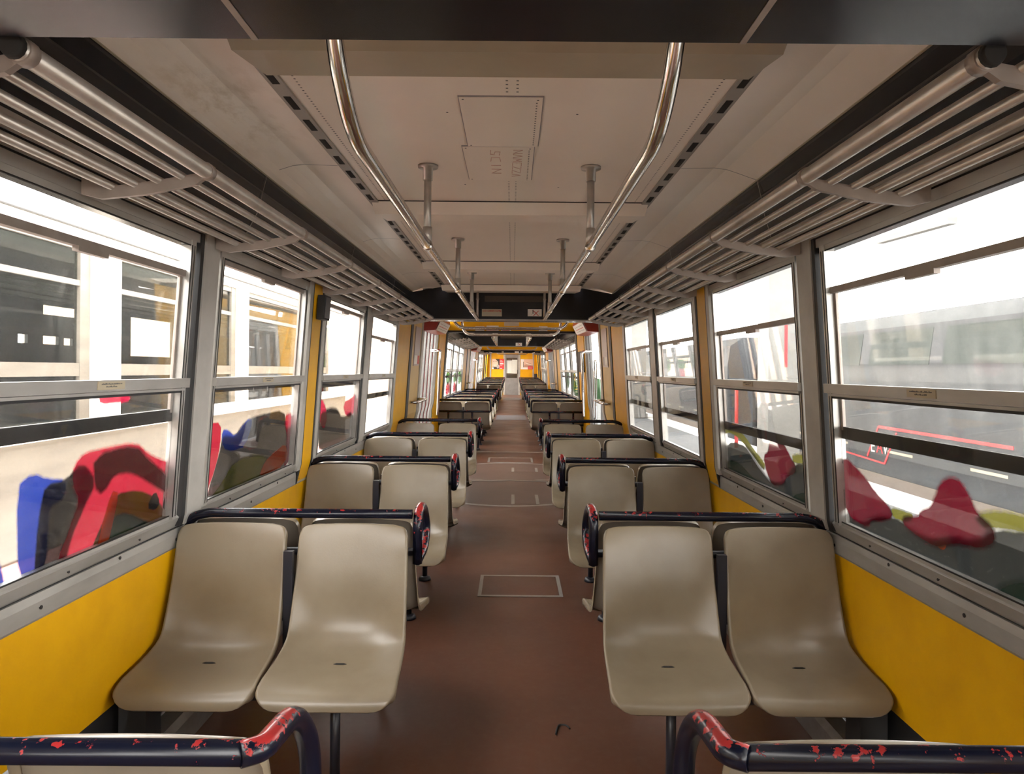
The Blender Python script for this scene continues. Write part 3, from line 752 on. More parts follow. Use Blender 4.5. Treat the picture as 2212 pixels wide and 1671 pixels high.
# handwriting turned sideways: two words running along the tram
def letter(ch, x, y, h, w):     # x = top of letter, runs to x-h ; y = start, advances along +y
    G = {'N': [(0, 0), (1, 0), (0, 1), (1, 1)], 'A': [(0, 0), (1, .5), (0, 1)], 'M': [(0, 0), (1, .1), (.4, .5), (1, .9), (0, 1)], 'E': [(1, 1), (1, 0), (.5, 0), (.5, .7), (.5, 0), (0, 0), (0, 1)], 'Z': [(1, 0), (1, 1), (0, 0), (0, 1)], 'I': [(0, .5), (1, .5)], 'C': [(1, 1), (.9, .1), (.1, .1), (0, 1)], 'S': [(.9, 1), (1, .3), (.5, .3), (.4, .9), (0, .8), (.1, 0)]}
    stroke([(x - h * (1 - a), y + w * b) for a, b in G[ch]])
for k, ch in enumerate('NAMEZZA'): letter(ch, .052 - .001 * k, 2.735 + .055 * k, .036, .040)
for k, ch in enumerate('SCIN'): letter(ch, -.035, 2.74 + .085 * k, .040, .06)
build('handwriting', hw, M['scrawl'], o, label='faint red handwriting')
vt = MB(); p = pix(931, 631, .82 * F / 169)
vt.tube([(p.x, p.y, 2.212), (p.x, p.y, 2.200)], .085, 28)
vto = build('ceiling_vent', vt, M['dark'], label='round black ceiling vent at the far left of the first car', cat='vent')

# ------------------------------------------------------------------ luggage racks
def rack(s, y0, y1, br, lab):
    r = thing('luggage_rack', lab, 'luggage rack', (s * .93, (y0 + y1) / 2, 1.82 + dzf(y0)), 'luggage racks')
    f = MB(); f.tube([(s * .775, y, 1.877) for y in stops(y0, y1)], .0195, 14); build('front_rail', f, M['rack'], r)
    for x, z in ((.838, 1.864), (.898, 1.853), (.958, 1.843), (1.018, 1.836)):
        m = MB(); m.tube([(s * x, y, z) for y in stops(y0, y1)], .0105, 10); build('rod', m, M['rack'], r)
    for y in br:
        b = MB(); pr = [(.765, 1.866), (.79, 1.872), (.90, 1.852), (1.03, 1.834), (1.07, 1.846), (1.094, 1.87), (1.094, 1.815), (1.045, 1.803), (.93, 1.815), (.80, 1.842)]
        pr = [(s * x, z) for x, z in pr]
        if s > 0: pr.reverse()
        b.prism(pr, y - .007, y + .007)
        b.tube([(s * .775, y - .012, 1.877), (s * .775, y + .012, 1.877)], .0225, 14)
        build('bracket', b, M['bracket'], r)
    for y, d in ((y0, -1), (y1, 1)):
        c = MB(); c.tube([(s * .775, y, 1.877), (s * .775, y + d * .012, 1.877)], [.021, .018], 14)
        build('end_cap', c, M['dark'], r)
for s in (-1, 1):
    rack(s, 1.13, 6.97, [1.15, 1.84, 2.67, 3.43, 4.17, 4.92, 5.65, 6.38, 6.95], 'aluminium luggage rack above the %s windows of the first car' % SN[s])
    rack(s, 12.4, 16.6, [12.42, 13.2, 14.0, 14.8, 15.6, 16.58], 'aluminium luggage rack above the %s windows of the middle car' % SN[s])
    rack(s, 23.6, 27.4, [23.62, 24.4, 25.2, 26.0, 26.8, 27.38], 'aluminium luggage rack above the %s windows of the last car' % SN[s])

# ------------------------------------------------------------------ ceiling grab rails
def grab_rail(s, ya, yb, posts, lab, near=False):
    X = s * .34; Z = 1.89
    r = thing('ceiling_grab_rail', lab, 'grab rail', (X, (ya + yb) / 2, Z + dzf(ya)), 'chrome ceiling grab rails')
    t = MB()
    if near:
        path = fillet([(X, 1.355, 2.215), (X, 1.40, 2.02), (X, 1.58, 1.89), (X, yb, 1.89)], .16, 8)
    else:
        path = [(X, y, Z) for y in stops(ya, yb)]
    t.tube(path, .0165 if not near else .0185, 14); build('rail', t, M['chrome'], r)
    for y in posts:
        p = MB(); p.tube([(X, y, 2.222), (X, y, Z)], .0155, 12); po = build('hanger_post', p, M['rack'], r)
        g = MB(); g.tube([(X, y, 2.2215), (X, y, 2.211), (X, y, 2.2105), (X, y, 2.160)], [.042, .041, .0205, .0205], 20)
        build('flange', g, M['rack'], po)
        g = MB(); g.tube([(X, y, Z + .075), (X, y, Z + .012)], .019, 12); build('sleeve', g, M['rack'], po)
        k = MB(); k.tube([(X, y - .02, Z), (X, y + .02, Z)], .0225, 14); build('clamp', k, M['chrome'], po)
    e = MB(); e.tube([(X, yb - .02, Z), (X, yb - .02, 2.21)], .0125, 12); e.tube([(X, yb - .02, 2.10), (X, yb - .02, 2.085)], .0155, 12); build('end_post', e, M['rack'], r)
for s in (-1, 1):
    grab_rail(s, 1.4, 7.25, [2.97, 4.62, 6.2], 'chrome ceiling grab rail with bent near end, %s side of the first car' % SN[s], True)
    grab_rail(s, 12.4, 16.6, [13.2, 14.4, 15.6], 'ceiling grab rail on the %s side of the middle car' % SN[s])
    grab_rail(s, 23.7, 27.5, [24.4, 25.6, 26.8], 'ceiling grab rail on the %s side of the last car' % SN[s])
for (y, lab) in ((8.0, 'nearest U-shaped steel grab bar across the doorway ceiling'), (9.4, 'second U-shaped steel grab bar across the doorway ceiling, before the yellow bulkhead'), (18.3, 'bright U-shaped grab bar across the ceiling beyond the middle car'), (28.6, 'farthest U-shaped grab bar, above the end door')):
    zb = {8.0: 1.83, 9.4: 1.805}.get(y, 1.84)
    u = MB(); u.tube(fillet([(-.66, y, 2.235), (-.64, y, zb), (.64, y, zb), (.66, y, 2.235)], .14, 7), .017, 12)
    o = build('ceiling_grab_bar', u, M['chrome'], label=lab, cat='grab bar', group='U-shaped ceiling bars')

# ------------------------------------------------------------------ benches
def seat_shell(cx, away=False):
    prof = [(-.035, .806), (-.043, .775), (-.058, .70), (-.075, .62), (-.092, .54), (-.104, .48), (-.118, .435), (-.140, .407), (-.175, .392), (-.23, .385), (-.30, .381), (-.36, .376), (-.41, .368), (-.440, .357), (-.452, .338), (-.456, .322)]
    # arc-length resample
    P = [Vector(p) for p in prof]
    L = [0]
    for a, b in zip(P, P[1:]): L.append(L[-1] + (b - a).length)
    tot = L[-1]
    def at(d):
        for i in range(len(P) - 1):
            if d <= L[i + 1] or i == len(P) - 2:
                t = (d - L[i]) / (L[i + 1] - L[i])
                p0, p1, p2, p3 = P[max(i - 1, 0)], P[i], P[i + 1], P[min(i + 2, len(P) - 1)]
                return .5 * ((2 * p1) + (p2 - p0) * t + (2 * p0 - 5 * p1 + 4 * p2 - p3) * t * t + (3 * p1 - p0 - 3 * p2 + p3) * t ** 3)
    rt, rf = .045, .075
    ds = [rt * (1 - math.cos(PI / 2 * k / 5)) for k in range(6)]
    n = 20
    ds += [rt + (tot - rt - rf) * k / n for k in range(1, n)]
    ds += [tot - rf * (1 - math.sin(PI / 2 * k / 6)) for k in range(7)]
    ts = [-1, -.97, -.9, -.78, -.6, -.4, -.2, 0, .2, .4, .6, .78, .9, .97, 1]
    def halfw(d):
        u = d / tot
        W = .192 + .010 * min(1, u / .5) + .016 * max(0, (u - .5) / .5)
        if d < rt: W -= rt - math.sqrt(max(0, rt * rt - (rt - d) ** 2))
        e = tot - d
        if e < rf: W -= rf - math.sqrt(max(0, rf * rf - (rf - e) ** 2))
        return W
    rows = []; nr = []
    for d in ds:
        p = at(min(max(d, 0), tot)); q = at(min(d + .004, tot)); o = at(max(d - .004, 0))
        T = (q - o).normalized(); nrm = Vector((T.y, -T.x))
        u = d / tot
        lift = .010 + .024 * math.exp(-((u - .52) / .17) ** 2) + .004 * u
        if u > .86: lift *= max(0, (1 - u) / .14)
        if u < .1: lift *= u / .1
        dish = .010 * math.exp(-((u - .43) / .13) ** 2) + .008 * math.exp(-((u - .72) / .12) ** 2)
        crown = .004 * max(0, 1 - u / .06) if u < .06 else 0
        W = halfw(d); row = []
        for t in ts:
            h = lift * abs(t) ** 3.2 - dish * (1 - t * t)
            pt = p + nrm * h
            row.append(Vector((W * t, pt.x, pt.y - crown * t * t)))
        rows.append(row); nr.append(nrm)
    m = len(ts); nrw = len(rows)
    vs = [v for r in rows for v in r]; fs = []
    for j in range(nrw - 1):
        for i in range(m - 1): fs.append((j * m + i, j * m + i + 1, (j + 1) * m + i + 1, (j + 1) * m + i))
    # rolled rim
    loop = [(0, i) for i in range(m)] + [(j, m - 1) for j in range(1, nrw)] + [(nrw - 1, i) for i in range(m - 2, -1, -1)] + [(j, 0) for j in range(nrw - 2, 0, -1)]
    b0 = len(vs); k = len(loop)
    ctr = {}
    for step, (ow, dn) in enumerate(((.003, .004), (.004, .015), (.002, .028))):
        for (j, i) in loop:
            base = rows[j][i]
            a, b = rows[j][min(i + 1, m - 1)], rows[j][max(i - 1, 0)]
            out = Vector((1 if i == m - 1 else -1 if i == 0 else 0, 0, 0))
            if j == 0: out += Vector((0, 0, 1))
            if j == nrw - 1: out += Vector((0, -.5, -.8))
            if out.length: out.normalize()
            vs.append(base + out * ow - Vector((0, nr[j].x, nr[j].y)) * dn)
    for step in range(3):
        for q in range(k):
            q2 = (q + 1) % k
            def idx(st, w): return (loop[w][0] * m + loop[w][1]) if st == 0 else b0 + (st - 1) * k + w
            fs.append((idx(step, q), idx(step + 1, q), idx(step + 1, q2), idx(step, q2)))
    # back skin of the shell
    b1 = len(vs)
    for j in range(nrw):
        for i in range(m): vs.append(rows[j][i] - Vector((0, nr[j].x, nr[j].y)) * .005)
    for j in range(nrw - 1):
        for i in range(m - 1): fs.append((b1 + j * m + i, b1 + (j + 1) * m + i, b1 + (j + 1) * m + i + 1, b1 + j * m + i + 1))
    mb = MB()
    out = []
    for v in vs:
        if away: out.append((cx - v.x, .075 - v.y, v.z))
        else: out.append((cx + v.x, v.y, v.z))
    k0 = len(fs) - (nrw - 1) * (m - 1)
    mb.add(out, fs, True)
    for q in range(k0, len(fs)): mb.mi[q] = 1
    return mb
def slot_mb(cx, away):
    mb = MB(); y = -.235; z = .3765
    if away: y = .075 - y
    mb.tube([(cx - .022, y, z), (cx - .012, y, z + .001), (cx + .012, y, z + .001), (cx + .022, y, z)], [.002, .0045, .0045, .002], 8)
    return mb
def bench(s, kind, name='tram_bench'):
    """kind: full (back to back), near (only the seats facing the camera), away (only the seats facing away, with a guard frame), first (away seats, open loop)"""
    r = thing(name, 'x', 'bench')
    ORG[r.name] = Vector()
    XA, XWn = s * .5515, s * .992
    dirs = {'full': (False, True), 'near': (False,), 'away': (True,), 'first': (True,)}[kind]
    for aw in dirs:
        for cx in (XA, XWn):
            so = build('seat', seat_shell(cx, aw), [M['seat'], M['seatback']], r, dz=False)
            build('drain_slot', slot_mb(cx, aw), M['dark'], so, dz=False)
    zr = .8365
    h = MB()
    if kind == 'away':
        h.tube([(s * .34, 0, zr), (s * 1.165, 0, zr)], .0175, 12)
        h.tube(fillet([(s * .34, 0, zr), (s * .325, 0, .80), (s * .325, 0, .665), (s * .36, 0, .65)], .04), .0175, 12)
        h.tube([(s * .33, 0, .655), (s * 1.165, 0, .655)], .0175, 12)
        for x in (.62, 1.0): h.tube([(s * x, 0, .655), (s * x, 0, .03)], .0165, 10)
    else:
        h.tube(fillet([(s * .345, 0, zr), (s * 1.10, 0, zr), (s * 1.150, .0, .822), (s * 1.178, 0, .796)], .06, 6), .0175, 14)
    build('handrail', h, M['rail'], r, dz=False)
    lp = MB(); X = s * .325
    if kind == 'first':
        lp.tube(fillet([(s * .352, -.004, zr), (s * .326, .012, zr), (X * .99, .145, zr - .012), (X * .97, .21, zr - .09), (X * .96, .225, .44)], .075, 8), .0182, 14)
    elif kind != 'away':
        lp.tube(fillet([(X, 0, .655), (X, -.002, zr + .004), (X, .12, zr + .012), (X, .20, zr - .03), (X * .985, .235, .735), (X * .99, .17, .672), (X, .0, .665)], .075, 7), .0178, 14)
    if lp.v: build('grab_loop', lp, M['loop'], r, label='loop handle with red showing through chipped navy paint', dz=False)
    for y, z in ((.03, .69), (.07, .44)) if kind != 'away' else ((.10, .44),):
        c = MB(); c.tube([(s * (.33 if z > .5 else .44), y, z), (s * 1.17, y, z)], .0155, 10); build('crossbar', c, M['frameblack'], r, dz=False)
    for aw in dirs:
        y = .385 if aw else -.34
        yb = .155 if aw else -.09
        c = MB(); c.tube([(s * .42, y, .318), (s * 1.19, y, .318)], .0155, 10); build('crossbar', c, M['frameblack'], r, dz=False)
        g = MB(); g.tube([(s * .54, y, .322), (s * .54, y, .012)], .0165, 12); lg = build('leg', g, M['frameblack'], r, dz=False)
        ft = MB(); ft.tube([(s * .54, y, .028), (s * .54, y, .024), (s * .54, y, .012), (s * .54, y, .002)], [.019, .034, .040, .041], 20); build('foot_flange', ft, M['frameblack'], lg, dz=False)
        for x in (.5515, .992, .772):
            b = MB(); wd = .02 if x != .772 else .016
            b.prism([(s * x - wd, .72), (s * x - wd, .30), (s * x + wd, .30), (s * x + wd, .72)], min(y, yb) if x != .772 else yb - .012, max(y, yb) if x != .772 else yb + .012) if x == .772 else b.box(s * x - wd, s * x + wd, min(y, yb), max(y, yb), .318, .332)
            build('bracket', b, M['frameblack'], r, dz=False)
        wb = MB(); wb.box(min(s * 1.12, s * 1.205), max(s * 1.12, s * 1.205), y - .06, y + .04, .15, .31); build('wall_mount', wb, M['rubber'], r, dz=False)
    return r
ROWS = {'A': [(.988, 'first'), (2.63, 'full'), (4.26, 'full'), (5.89, 'full'), (7.52, 'near')],
        'B': [(11.4, 'away'), (12.9, 'full'), (14.5, 'full'), (16.2, 'full'), (17.9, 'near')],
        'C': [(23.0, 'away'), (24.6, 'full'), (26.3, 'full'), (27.9, 'full'), (29.5, 'full'), (31.0, 'near')]}
ORD = ['first', 'second', 'third', 'fourth', 'fifth', 'sixth']
proto = {}
for key in 'ABC':
    for i, (y, kind) in enumerate(ROWS[key]):
        for s in (-1, 1):
            side = SN[s]
            if (s, kind) not in proto:
                proto[(s, kind)] = b = bench(s, kind)
            else:
                b = copy_tree(proto[(s, kind)])
            b.location = (0, y, dzf(y))
            if key == 'A':
                lab = {0: 'bench cut off at the bottom, %s of the aisle, chipped red and navy rail' % side,
                       1: 'nearest fully visible bench of cream plastic seats, %s of the aisle' % side,
                       2: 'second fully visible cream bench from the camera, %s of the aisle' % side,
                       3: 'third fully visible cream bench from the camera, %s of the aisle' % side,
                       4: 'last cream bench of the first car, beside the %s door' % side}[i]
            else:
                car = 'middle' if key == 'B' else 'last'
                lab = ('bench seen from behind with a guard rail, start of the %s car, %s side' if kind == 'away' else '%s bench of the %s car, counted from its near end, %s of the aisle')
                lab = lab % (car, side) if kind == 'away' else lab % (ORD[i], car, side)
            b['label'] = lab; b['group'] = 'benches in two rows along the aisle'

# scrap on the floor
sc = MB(); P = [pix(x, y, 1.365 * F / (y + 6 - VY)) for x, y in ((1201, 1578), (1203, 1566), (1207, 1558), (1217, 1557), (1226, 1560), (1231, 1566))]
sc.tube(fillet([(p.x, p.y, .005) for p in P], .02, 4), .0032, 8)
build('cable_scrap', sc, M['rubber'], label='short bent piece of black cable lying on the aisle floor', cat='cable scrap')
# black box on the left pillar
bb = MB(); wbox(bb, -1, 4.09, 4.22, 1.655, 1.795, -.058, -.017)
o = build('intercom_box', bb, M['rubber'], label='small black box high on the yellow left window pillar', cat='box')
bc = MB(); wbox(bc, -1, 4.10, 4.21, 1.665, 1.785, -.062, -.0585); build('cover', bc, M['frameblack'], o)

# ------------------------------------------------------------------ door bays between the cars
dn = 1
def door_bay(k, y0, y1, last):
    """k = 0 between first and middle car, 1 between middle and last car"""
    global dn
    car = ('first', 'second')[k]
    f = (y1 - y0) / (11.95 - 7.05)
    def Y(v): return y0 + (v - 7.05) * f
    for s in (-1, 1):
        side = SN[s]
        w = MB()
        wbox(w, s, Y(7.05), Y(7.92), .0, 2.2, -.004, .03); wbox(w, s, Y(10.75), Y(11.78), .0, 2.2, -.03, .03); wbox(w, s, Y(7.92), Y(10.8), 2.04, 2.2, -.004, .03)
        wl = build('wall_%s_%d' % (side, k + 1), w, M['yellow'], origin=(0, 0, 0), label='yellow wall around the %s doors on the %s side' % (car, side), cat='wall', kind='structure')
        r = MB(); wbox(r, s, Y(7.92), Y(8.08), .0, 2.1, -.012, .02); wbox(r, s, Y(11.78), Y(12.02), .0, 2.1, -.04, .02); build('rubber_strip', r, M['rubber'], wl, label='black rubber bellows strip')
        pn = MB(); wbox(pn, s, Y(8.08), Y(8.85), .0, 2.1, -.004, .03); build('beige_panel', pn, M['panel'], wl, label='beige pocket panel')
        # doors
        d = thing('door_%d' % dn, ('folding %s door with red edges on the %s side' if s < 0 else 'grey folding %s door on the %s side') % (car, side), 'door', (s * 1.18, Y(9.8), dzf(Y(9.8))), None, 'structure'); dn += 1
        po = MB(); wbox(po, s, Y(8.85), Y(9.02), .0, 2.06, -.02, .02); wbox(po, s, Y(10.62), Y(10.75), 0, 2.06, -.02, .02); wbox(po, s, Y(8.85), Y(10.75), 1.98, 2.06, -.01, .02); build('door_post', po, M['pillar'], d)
        is_open = s > 0 and k == 0
        lv = [(9.05, 9.42), (9.44, 9.82), (9.84, 10.22), (10.24, 10.6)]
        if is_open: lv = [(10.24, 10.6)]
        for a, b in lv:
            l = MB()
            wbox(l, s, Y(a), Y(a + .05), .05, 1.97, .0, .035); wbox(l, s, Y(b - .05), Y(b), .05, 1.97, .0, .035); wbox(l, s, Y(a + .05), Y(b - .05), .05, .5, .0, .035); wbox(l, s, Y(a + .05), Y(b - .05), 1.86, 1.97, .0, .035)
            lo = build('leaf', l, M['doorgrey'], d, label='narrow folding leaf')
            re_ = MB(); wbox(re_, s, Y(a + .005), Y(a + .03), .05, 1.97, -.006, .0); build('edge_seal', re_, M['redpaint'] if s < 0 else M['rubber'], lo, label='red edge' if s < 0 else 'black edge')
            g = MB(); wbox(g, s, Y(a + .05), Y(b - .05), .5, 1.86, .014, .018); build('leaf_pane', g, M['clear'], lo)
        if is_open:   # folded leaves standing out into the opening
            l = MB(); X = 1.16
            l.box(X, X + .30, Y(9.12), Y(9.16), .05, 1.97); build('leaf', l, M['doorgrey'], d, label='leaf folded open')
            tb = MB(); tb.tube(fillet([(X - .02, Y(9.5), .7), (X - .02, Y(9.5), 1.48), (X - .02, Y(9.75), 1.48), (X - .02, Y(9.75), .7)], .04), .012, 10); build('leaf_handle', tb, M['chrome'], d)
        # operator box above the door with its slanted notice
        bx = MB(); pr = [(1.085, 2.10), (.90, 2.04), (.892, 1.975), (.958, 1.845), (1.105, 1.835)]
        if k == 1: pr = [(x, z) for x, z in pr]
        pr = [(s * x, z) for x, z in pr]
        if s > 0: pr.reverse()
        bx.prism(pr, Y(8.9), Y(10.4))
        o = build('door_operator_box', bx, M['redbox'], label='dark red box over the %s %s door, with a slanted white notice' % (car, side), cat='operator box', group='red boxes over the doors')
        nt_ = MB()
        a, b = Vector((.890, 0, 1.968)), Vector((.952, 0, 1.850))
        off = Vector((-.004, 0, -.003))
        q = [a + off, b + off]
        nt_.quad((s * q[0].x, Y(8.96), q[0].z), (s * q[1].x, Y(8.96), q[1].z), (s * q[1].x, Y(10.3), q[1].z), (s * q[0].x, Y(10.3), q[0].z))
        no = build('notice', nt_, M['white'], o, label='slanted white notice')
        rl = MB()
        for t, w_, in ((.5, .035),):
            c = a * (1 - t) + b * t + off * 1.4; c2 = a * (1 - t - .06) + b * (t + .06) + off * 1.4
            rl.quad((s * c.x, Y(9.1), c.z), (s * c2.x, Y(9.1), c2.z), (s * c2.x, Y(10.1), c2.z), (s * c.x, Y(10.1), c.z))
        build('red_line', rl, M['redink'], no)
        gl = MB()
        for t in (.25, .75):
            c = a * (1 - t) + b * t + off * 1.4; c2 = a * (1 - t - .03) + b * (t + .03) + off * 1.4
            gl.quad((s * c.x, Y(9.1), c.z), (s * c2.x, Y(9.1), c2.z), (s * c2.x, Y(10.15), c2.z), (s * c.x, Y(10.15), c.z))
        build('grey_line', gl, M['greyink'], no)
        # vertical chrome pole and small handle
        p = MB(); X = s * (.99 if k == 0 else 1.0); yy = Y(9.95) if k == 0 else Y(10.0)
        p.tube(fillet([(s * 1.12, yy, 1.60), (X, yy, 1.60), (X - s * .0, yy, 1.56), (X + s * .03, yy, .70)], .02, 4), .019, 12)
        build('grab_pole', p, M['chrome'], label='vertical chrome pole beside the %s %s door' % (car, side), cat='grab pole', group='door grab poles')
        h = MB(); h.tube(fillet([(s * 1.15, Y(8.12), .985), (s * 1.06, Y(8.14), .985), (s * 1.04, Y(8.8), .985), (s * 1.15, Y(8.84), .985)], .04, 4), .016, 12)
        build('door_rail', h, M['chrome'], label='short horizontal chrome handle on the beige panel, %s %s door' % (car, side), cat='grab handle', group='door grab handles')
        if k == 0:
            nb_ = MB(); wbox(nb_, s, 8.28, 8.74, 1.40, 1.86, -.012, -.005)
            o = build('notice_board', nb_, M['purple'], label='faded notice sheet on the beige panel by the first %s door' % side, cat='notice', group='notices by the doors')
            n2 = MB(); wbox(n2, s, 8.30, 8.56, 1.42, 1.52, -.014, -.0125); build('white_slip', n2, M['white'], o)
            n3 = MB(); wbox(n3, s, 8.57, 8.72, 1.42, 1.52, -.014, -.0125); build('red_slip', n3, M['redink'] if s < 0 else M['inkfaint'], o)
    if k == 0:
        cp = MB(); wbox(cp, 1, Y(10.8), Y(11.5), 1.30, 1.62, -.06, -.032)
        o = build('control_panel', cp, M['rubber'], label='black control panel on the yellow wall right of the first door', cat='control panel')
        bt = MB(); bt.disc((1.14 - .06, Y(10.95), 1.45), (-1, 0, 0), .03, .012, 14); build('button', bt, M['redpaint'], o)
        bt = MB(); bt.disc((1.145 - .06, Y(10.95), 1.37), (-1, 0, 0), .03, .012, 14); build('button', bt, M['white'], o)
door_bay(0, 7.05, 11.95, False)
door_bay(1, 16.6, 23.25, True)

# ------------------------------------------------------------------ end of the last car
YE = 33.0
for s in (-1, 1):
    w = MB(); wbox(w, s, 27.5, 29.0, 0, 2.02, -.004, .03); wbox(w, s, 30.6, 31.0, 0, 2.02, -.004, .03); wbox(w, s, 32.6, YE, 0, 2.02, -.004, .03); wbox(w, s, 31.0, 32.6, 0, .3, -.004, .03); wbox(w, s, 31.0, 32.6, 1.9, 2.02, -.004, .03); wbox(w, s, 29.0, 30.6, 0, .7, -.004, .03); wbox(w, s, 29.0, 30.6, 1.8, 2.02, -.004, .03)
    wl = build('wall_%s_3' % SN[s], w, M['yellow'], origin=(0, 0, 0), label='yellow %s wall at the far end of the last car' % SN[s], cat='wall', kind='structure')
    r = MB(); wbox(r, s, 28.9, 29.15, 0, 2.0, -.03, .0); wbox(r, s, 30.5, 30.9, 0, 2.0, -.03, 0); build('rubber_strip', r, M['rubber'], wl)
    g = MB(); wbox(g, s, 29.0, 30.6, .7, 1.8, .01, .014); wbox(g, s, 31.0, 32.6, .3, 1.9, .01, .014); build('end_pane', g, M['clear'], wl)  # farther pane fills an opening added to let light onto the end wall
ew = MB(); DX0, DX1 = -.31, .29
for x0, x1 in ((-1.22, DX0 - .05), (DX1 + .05, 1.22)): ew.box(x0, x1, YE, YE + .05, 0, 2.0)
ew.box(DX0 - .05, DX1 + .05, YE, YE + .05, 1.86, 2.0)
wend = build('wall_back', ew, M['yellow'], origin=(0, YE, 0), label='yellow end wall around the cab door at the far end', cat='wall', kind='structure')
tr = MB()
for x in (-1.0, .98): tr.box(x - .035, x + .035, YE - .012, YE, 0, 2.0)
tr.box(-1.15, 1.15, YE - .012, YE, 1.93, 2.02); tr.box(DX0 - .09, DX0, YE - .014, YE + .05, 0, 1.93); tr.box(DX1, DX1 + .09, YE - .014, YE + .05, 0, 1.93)
build('upright_trim', tr, M['pillar'], wend)
d = thing('door_%d' % dn, 'grey cab door with a papered window at the far end of the aisle', 'door', (0, YE, dzf(YE)), None, 'structure'); dn += 1
dm = MB(); dm.box(DX0, DX1, YE + .01, YE + .04, 0, .78); dm.box(DX0, DX0 + .05, YE + .01, YE + .04, .78, 1.86); dm.box(DX1 - .05, DX1, YE + .01, YE + .04, .78, 1.86); dm.box(DX0 + .05, DX1 - .05, YE + .01, YE + .04, 1.72, 1.86)
build('leaf', dm, M['doorgrey'], d)
gm = MB(); gm.box(DX0 + .05, DX1 - .05, YE + .02, YE + .025, .78, 1.72); build('pane', gm, M['clear'], d)
hb = MB(); hb.box(DX1 - .04, DX1 - .015, YE - .03, YE + .01, .98, 1.16); build('handle', hb, M['rubber'], d)
for x0, x1, z0, z1, lab in ((DX0 + .05, .0, 1.00, 1.60, 'left paper sheet hung in the window of the far cab door'), (.0, DX1 - .05, .99, 1.63, 'right paper sheet hung in the window of the far cab door')):
    pm = MB(); n = 8
    vs = [(x0 + (x1 - x0) * i / n, YE + .05 + .01 * math.sin(i * 2.2), z) for i in range(n + 1) for z in (z0, z1)]
    pm.add(vs, [(2 * i, 2 * i + 2, 2 * i + 3, 2 * i + 1) for i in range(n)], True)
    build('paper_sheet', pm, M['paper'], label=lab, cat='paper sheet', group='paper sheets in the cab door')
cs = MB(); cs.box(-1.2, 1.2, YE + 1.45, YE + 1.5, 0, 2.05); cs.box(-1.2, 1.2, YE + .05, YE + 1.5, 2.02, 2.06)
build('wall_cab', cs, M['brown_niche'], label='dark cab interior behind the far door', cat='wall', kind='structure')
cab = MB(); cab.box(-.9, .9, YE + .9, YE + 1.2, -.05, .95)
build('cab_console', cab, M['rubber'], label='dark console in the cab behind the far door', cat='console')
# posters
def poster(a, b, lab, shapes):
    x0, z1 = wpt(*a, YE); x1, z0 = wpt(*b, YE)
    mb = MB(); mb.box(x0, x1, YE - .012, YE - .006, z0, z1, mi=0)
    mats = []
    for k, (kind, args, mn) in enumerate(shapes):
        if mn not in mats: mats.append(mn)
        y = YE - .0125 - .0006 * k; mi = mats.index(mn)
        def T(u, v): return (x0 + (x1 - x0) * u, y, z0 + (z1 - z0) * v)
        if kind == 'poly': mb.poly([T(u, v) for u, v in args], mi)
        else:
            cu, cv, ru, rv = args; mb.poly([T(cu + ru * math.cos(2 * PI * i / 24), cv + rv * math.sin(2 * PI * i / 24)) for i in range(24)], mi)
    build('poster', mb, [M[m] for m in mats], label=lab, cat='poster', group='posters on the end wall')
R = lambda a, b, c, d: [(a, b), (c, b), (c, d), (a, d)]
poster((1063, 775), (1089, 797), 'poster with a smiling face and a red band, left of the cab door', [('poly', R(0, 0, 1, 1), 'skin2'), ('poly', R(0, 0, .62, 1), 'skin'), ('poly', [(.28, 1), (.62, 1), (.62, .35), (.52, .42), (.47, .75), (.38, .88)], 'hair'), ('ell', (.24, .62, .2, .36), 'skin'), ('poly', [(.1, .75), (.18, .79), (.2, .76), (.11, .72)], 'hair'), ('poly', [(.28, .76), (.38, .79), (.38, .75), (.29, .73)], 'hair'), ('poly', [(.12, .46), (.24, .40), (.36, .47), (.24, .34)], 'white'), ('poly', R(.05, 0, .6, .22), 'hair'), ('ell', (.48, .25, .1, .2), 'inkfaint'), ('poly', R(0, 0, .14, .16), 'white'), ('poly', R(.62, 0, 1, 1), 'redposter'), ('poly', R(.66, .82, .84, .86), 'white'), ('poly', R(.66, .70, .9, .74), 'white'), ('poly', R(.66, .48, .94, .58), 'white'), ('poly', R(.66, .36, .84, .38), 'white'), ('poly', R(.68, .04, .82, .1), 'white')])
poster((1125, 775.5), (1151, 797.5), 'poster with a close-up of a mouth, right of the cab door', [('poly', R(0, 0, 1, 1), 'skin2'), ('poly', R(0, .2, .25, 1), 'white'), ('poly', R(.25, .2, 1, 1), 'skin'), ('poly', [(.35, .72), (.55, .58), (.8, .52), (.95, .58), (.8, .46), (.55, .48)], 'white'), ('poly', [(.35, .76), (.55, .62), (.8, .55), (.97, .62), (.8, .60), (.5, .70)], 'skin2'), ('poly', [(.5, .5), (1, .4), (1, .2), (.25, .2), (.3, .45)], 'skin2'), ('poly', R(0, 0, .58, .2), 'white'), ('poly', R(.58, 0, 1, .3), 'redposter'), ('poly', R(.62, .12, .94, .16), 'white'), ('poly', R(.2, .2, .24, .75), 'hair')])
bx = MB(); p0 = wpt(1154, 807, 32.9); p1 = wpt(1161, 822, 32.9); bx.box(p0[0], p1[0], 32.8, 32.985, p1[1], p0[1])
build('equipment_box', bx, M['rubber'], label='dark box in the far right corner by the end wall', cat='box')

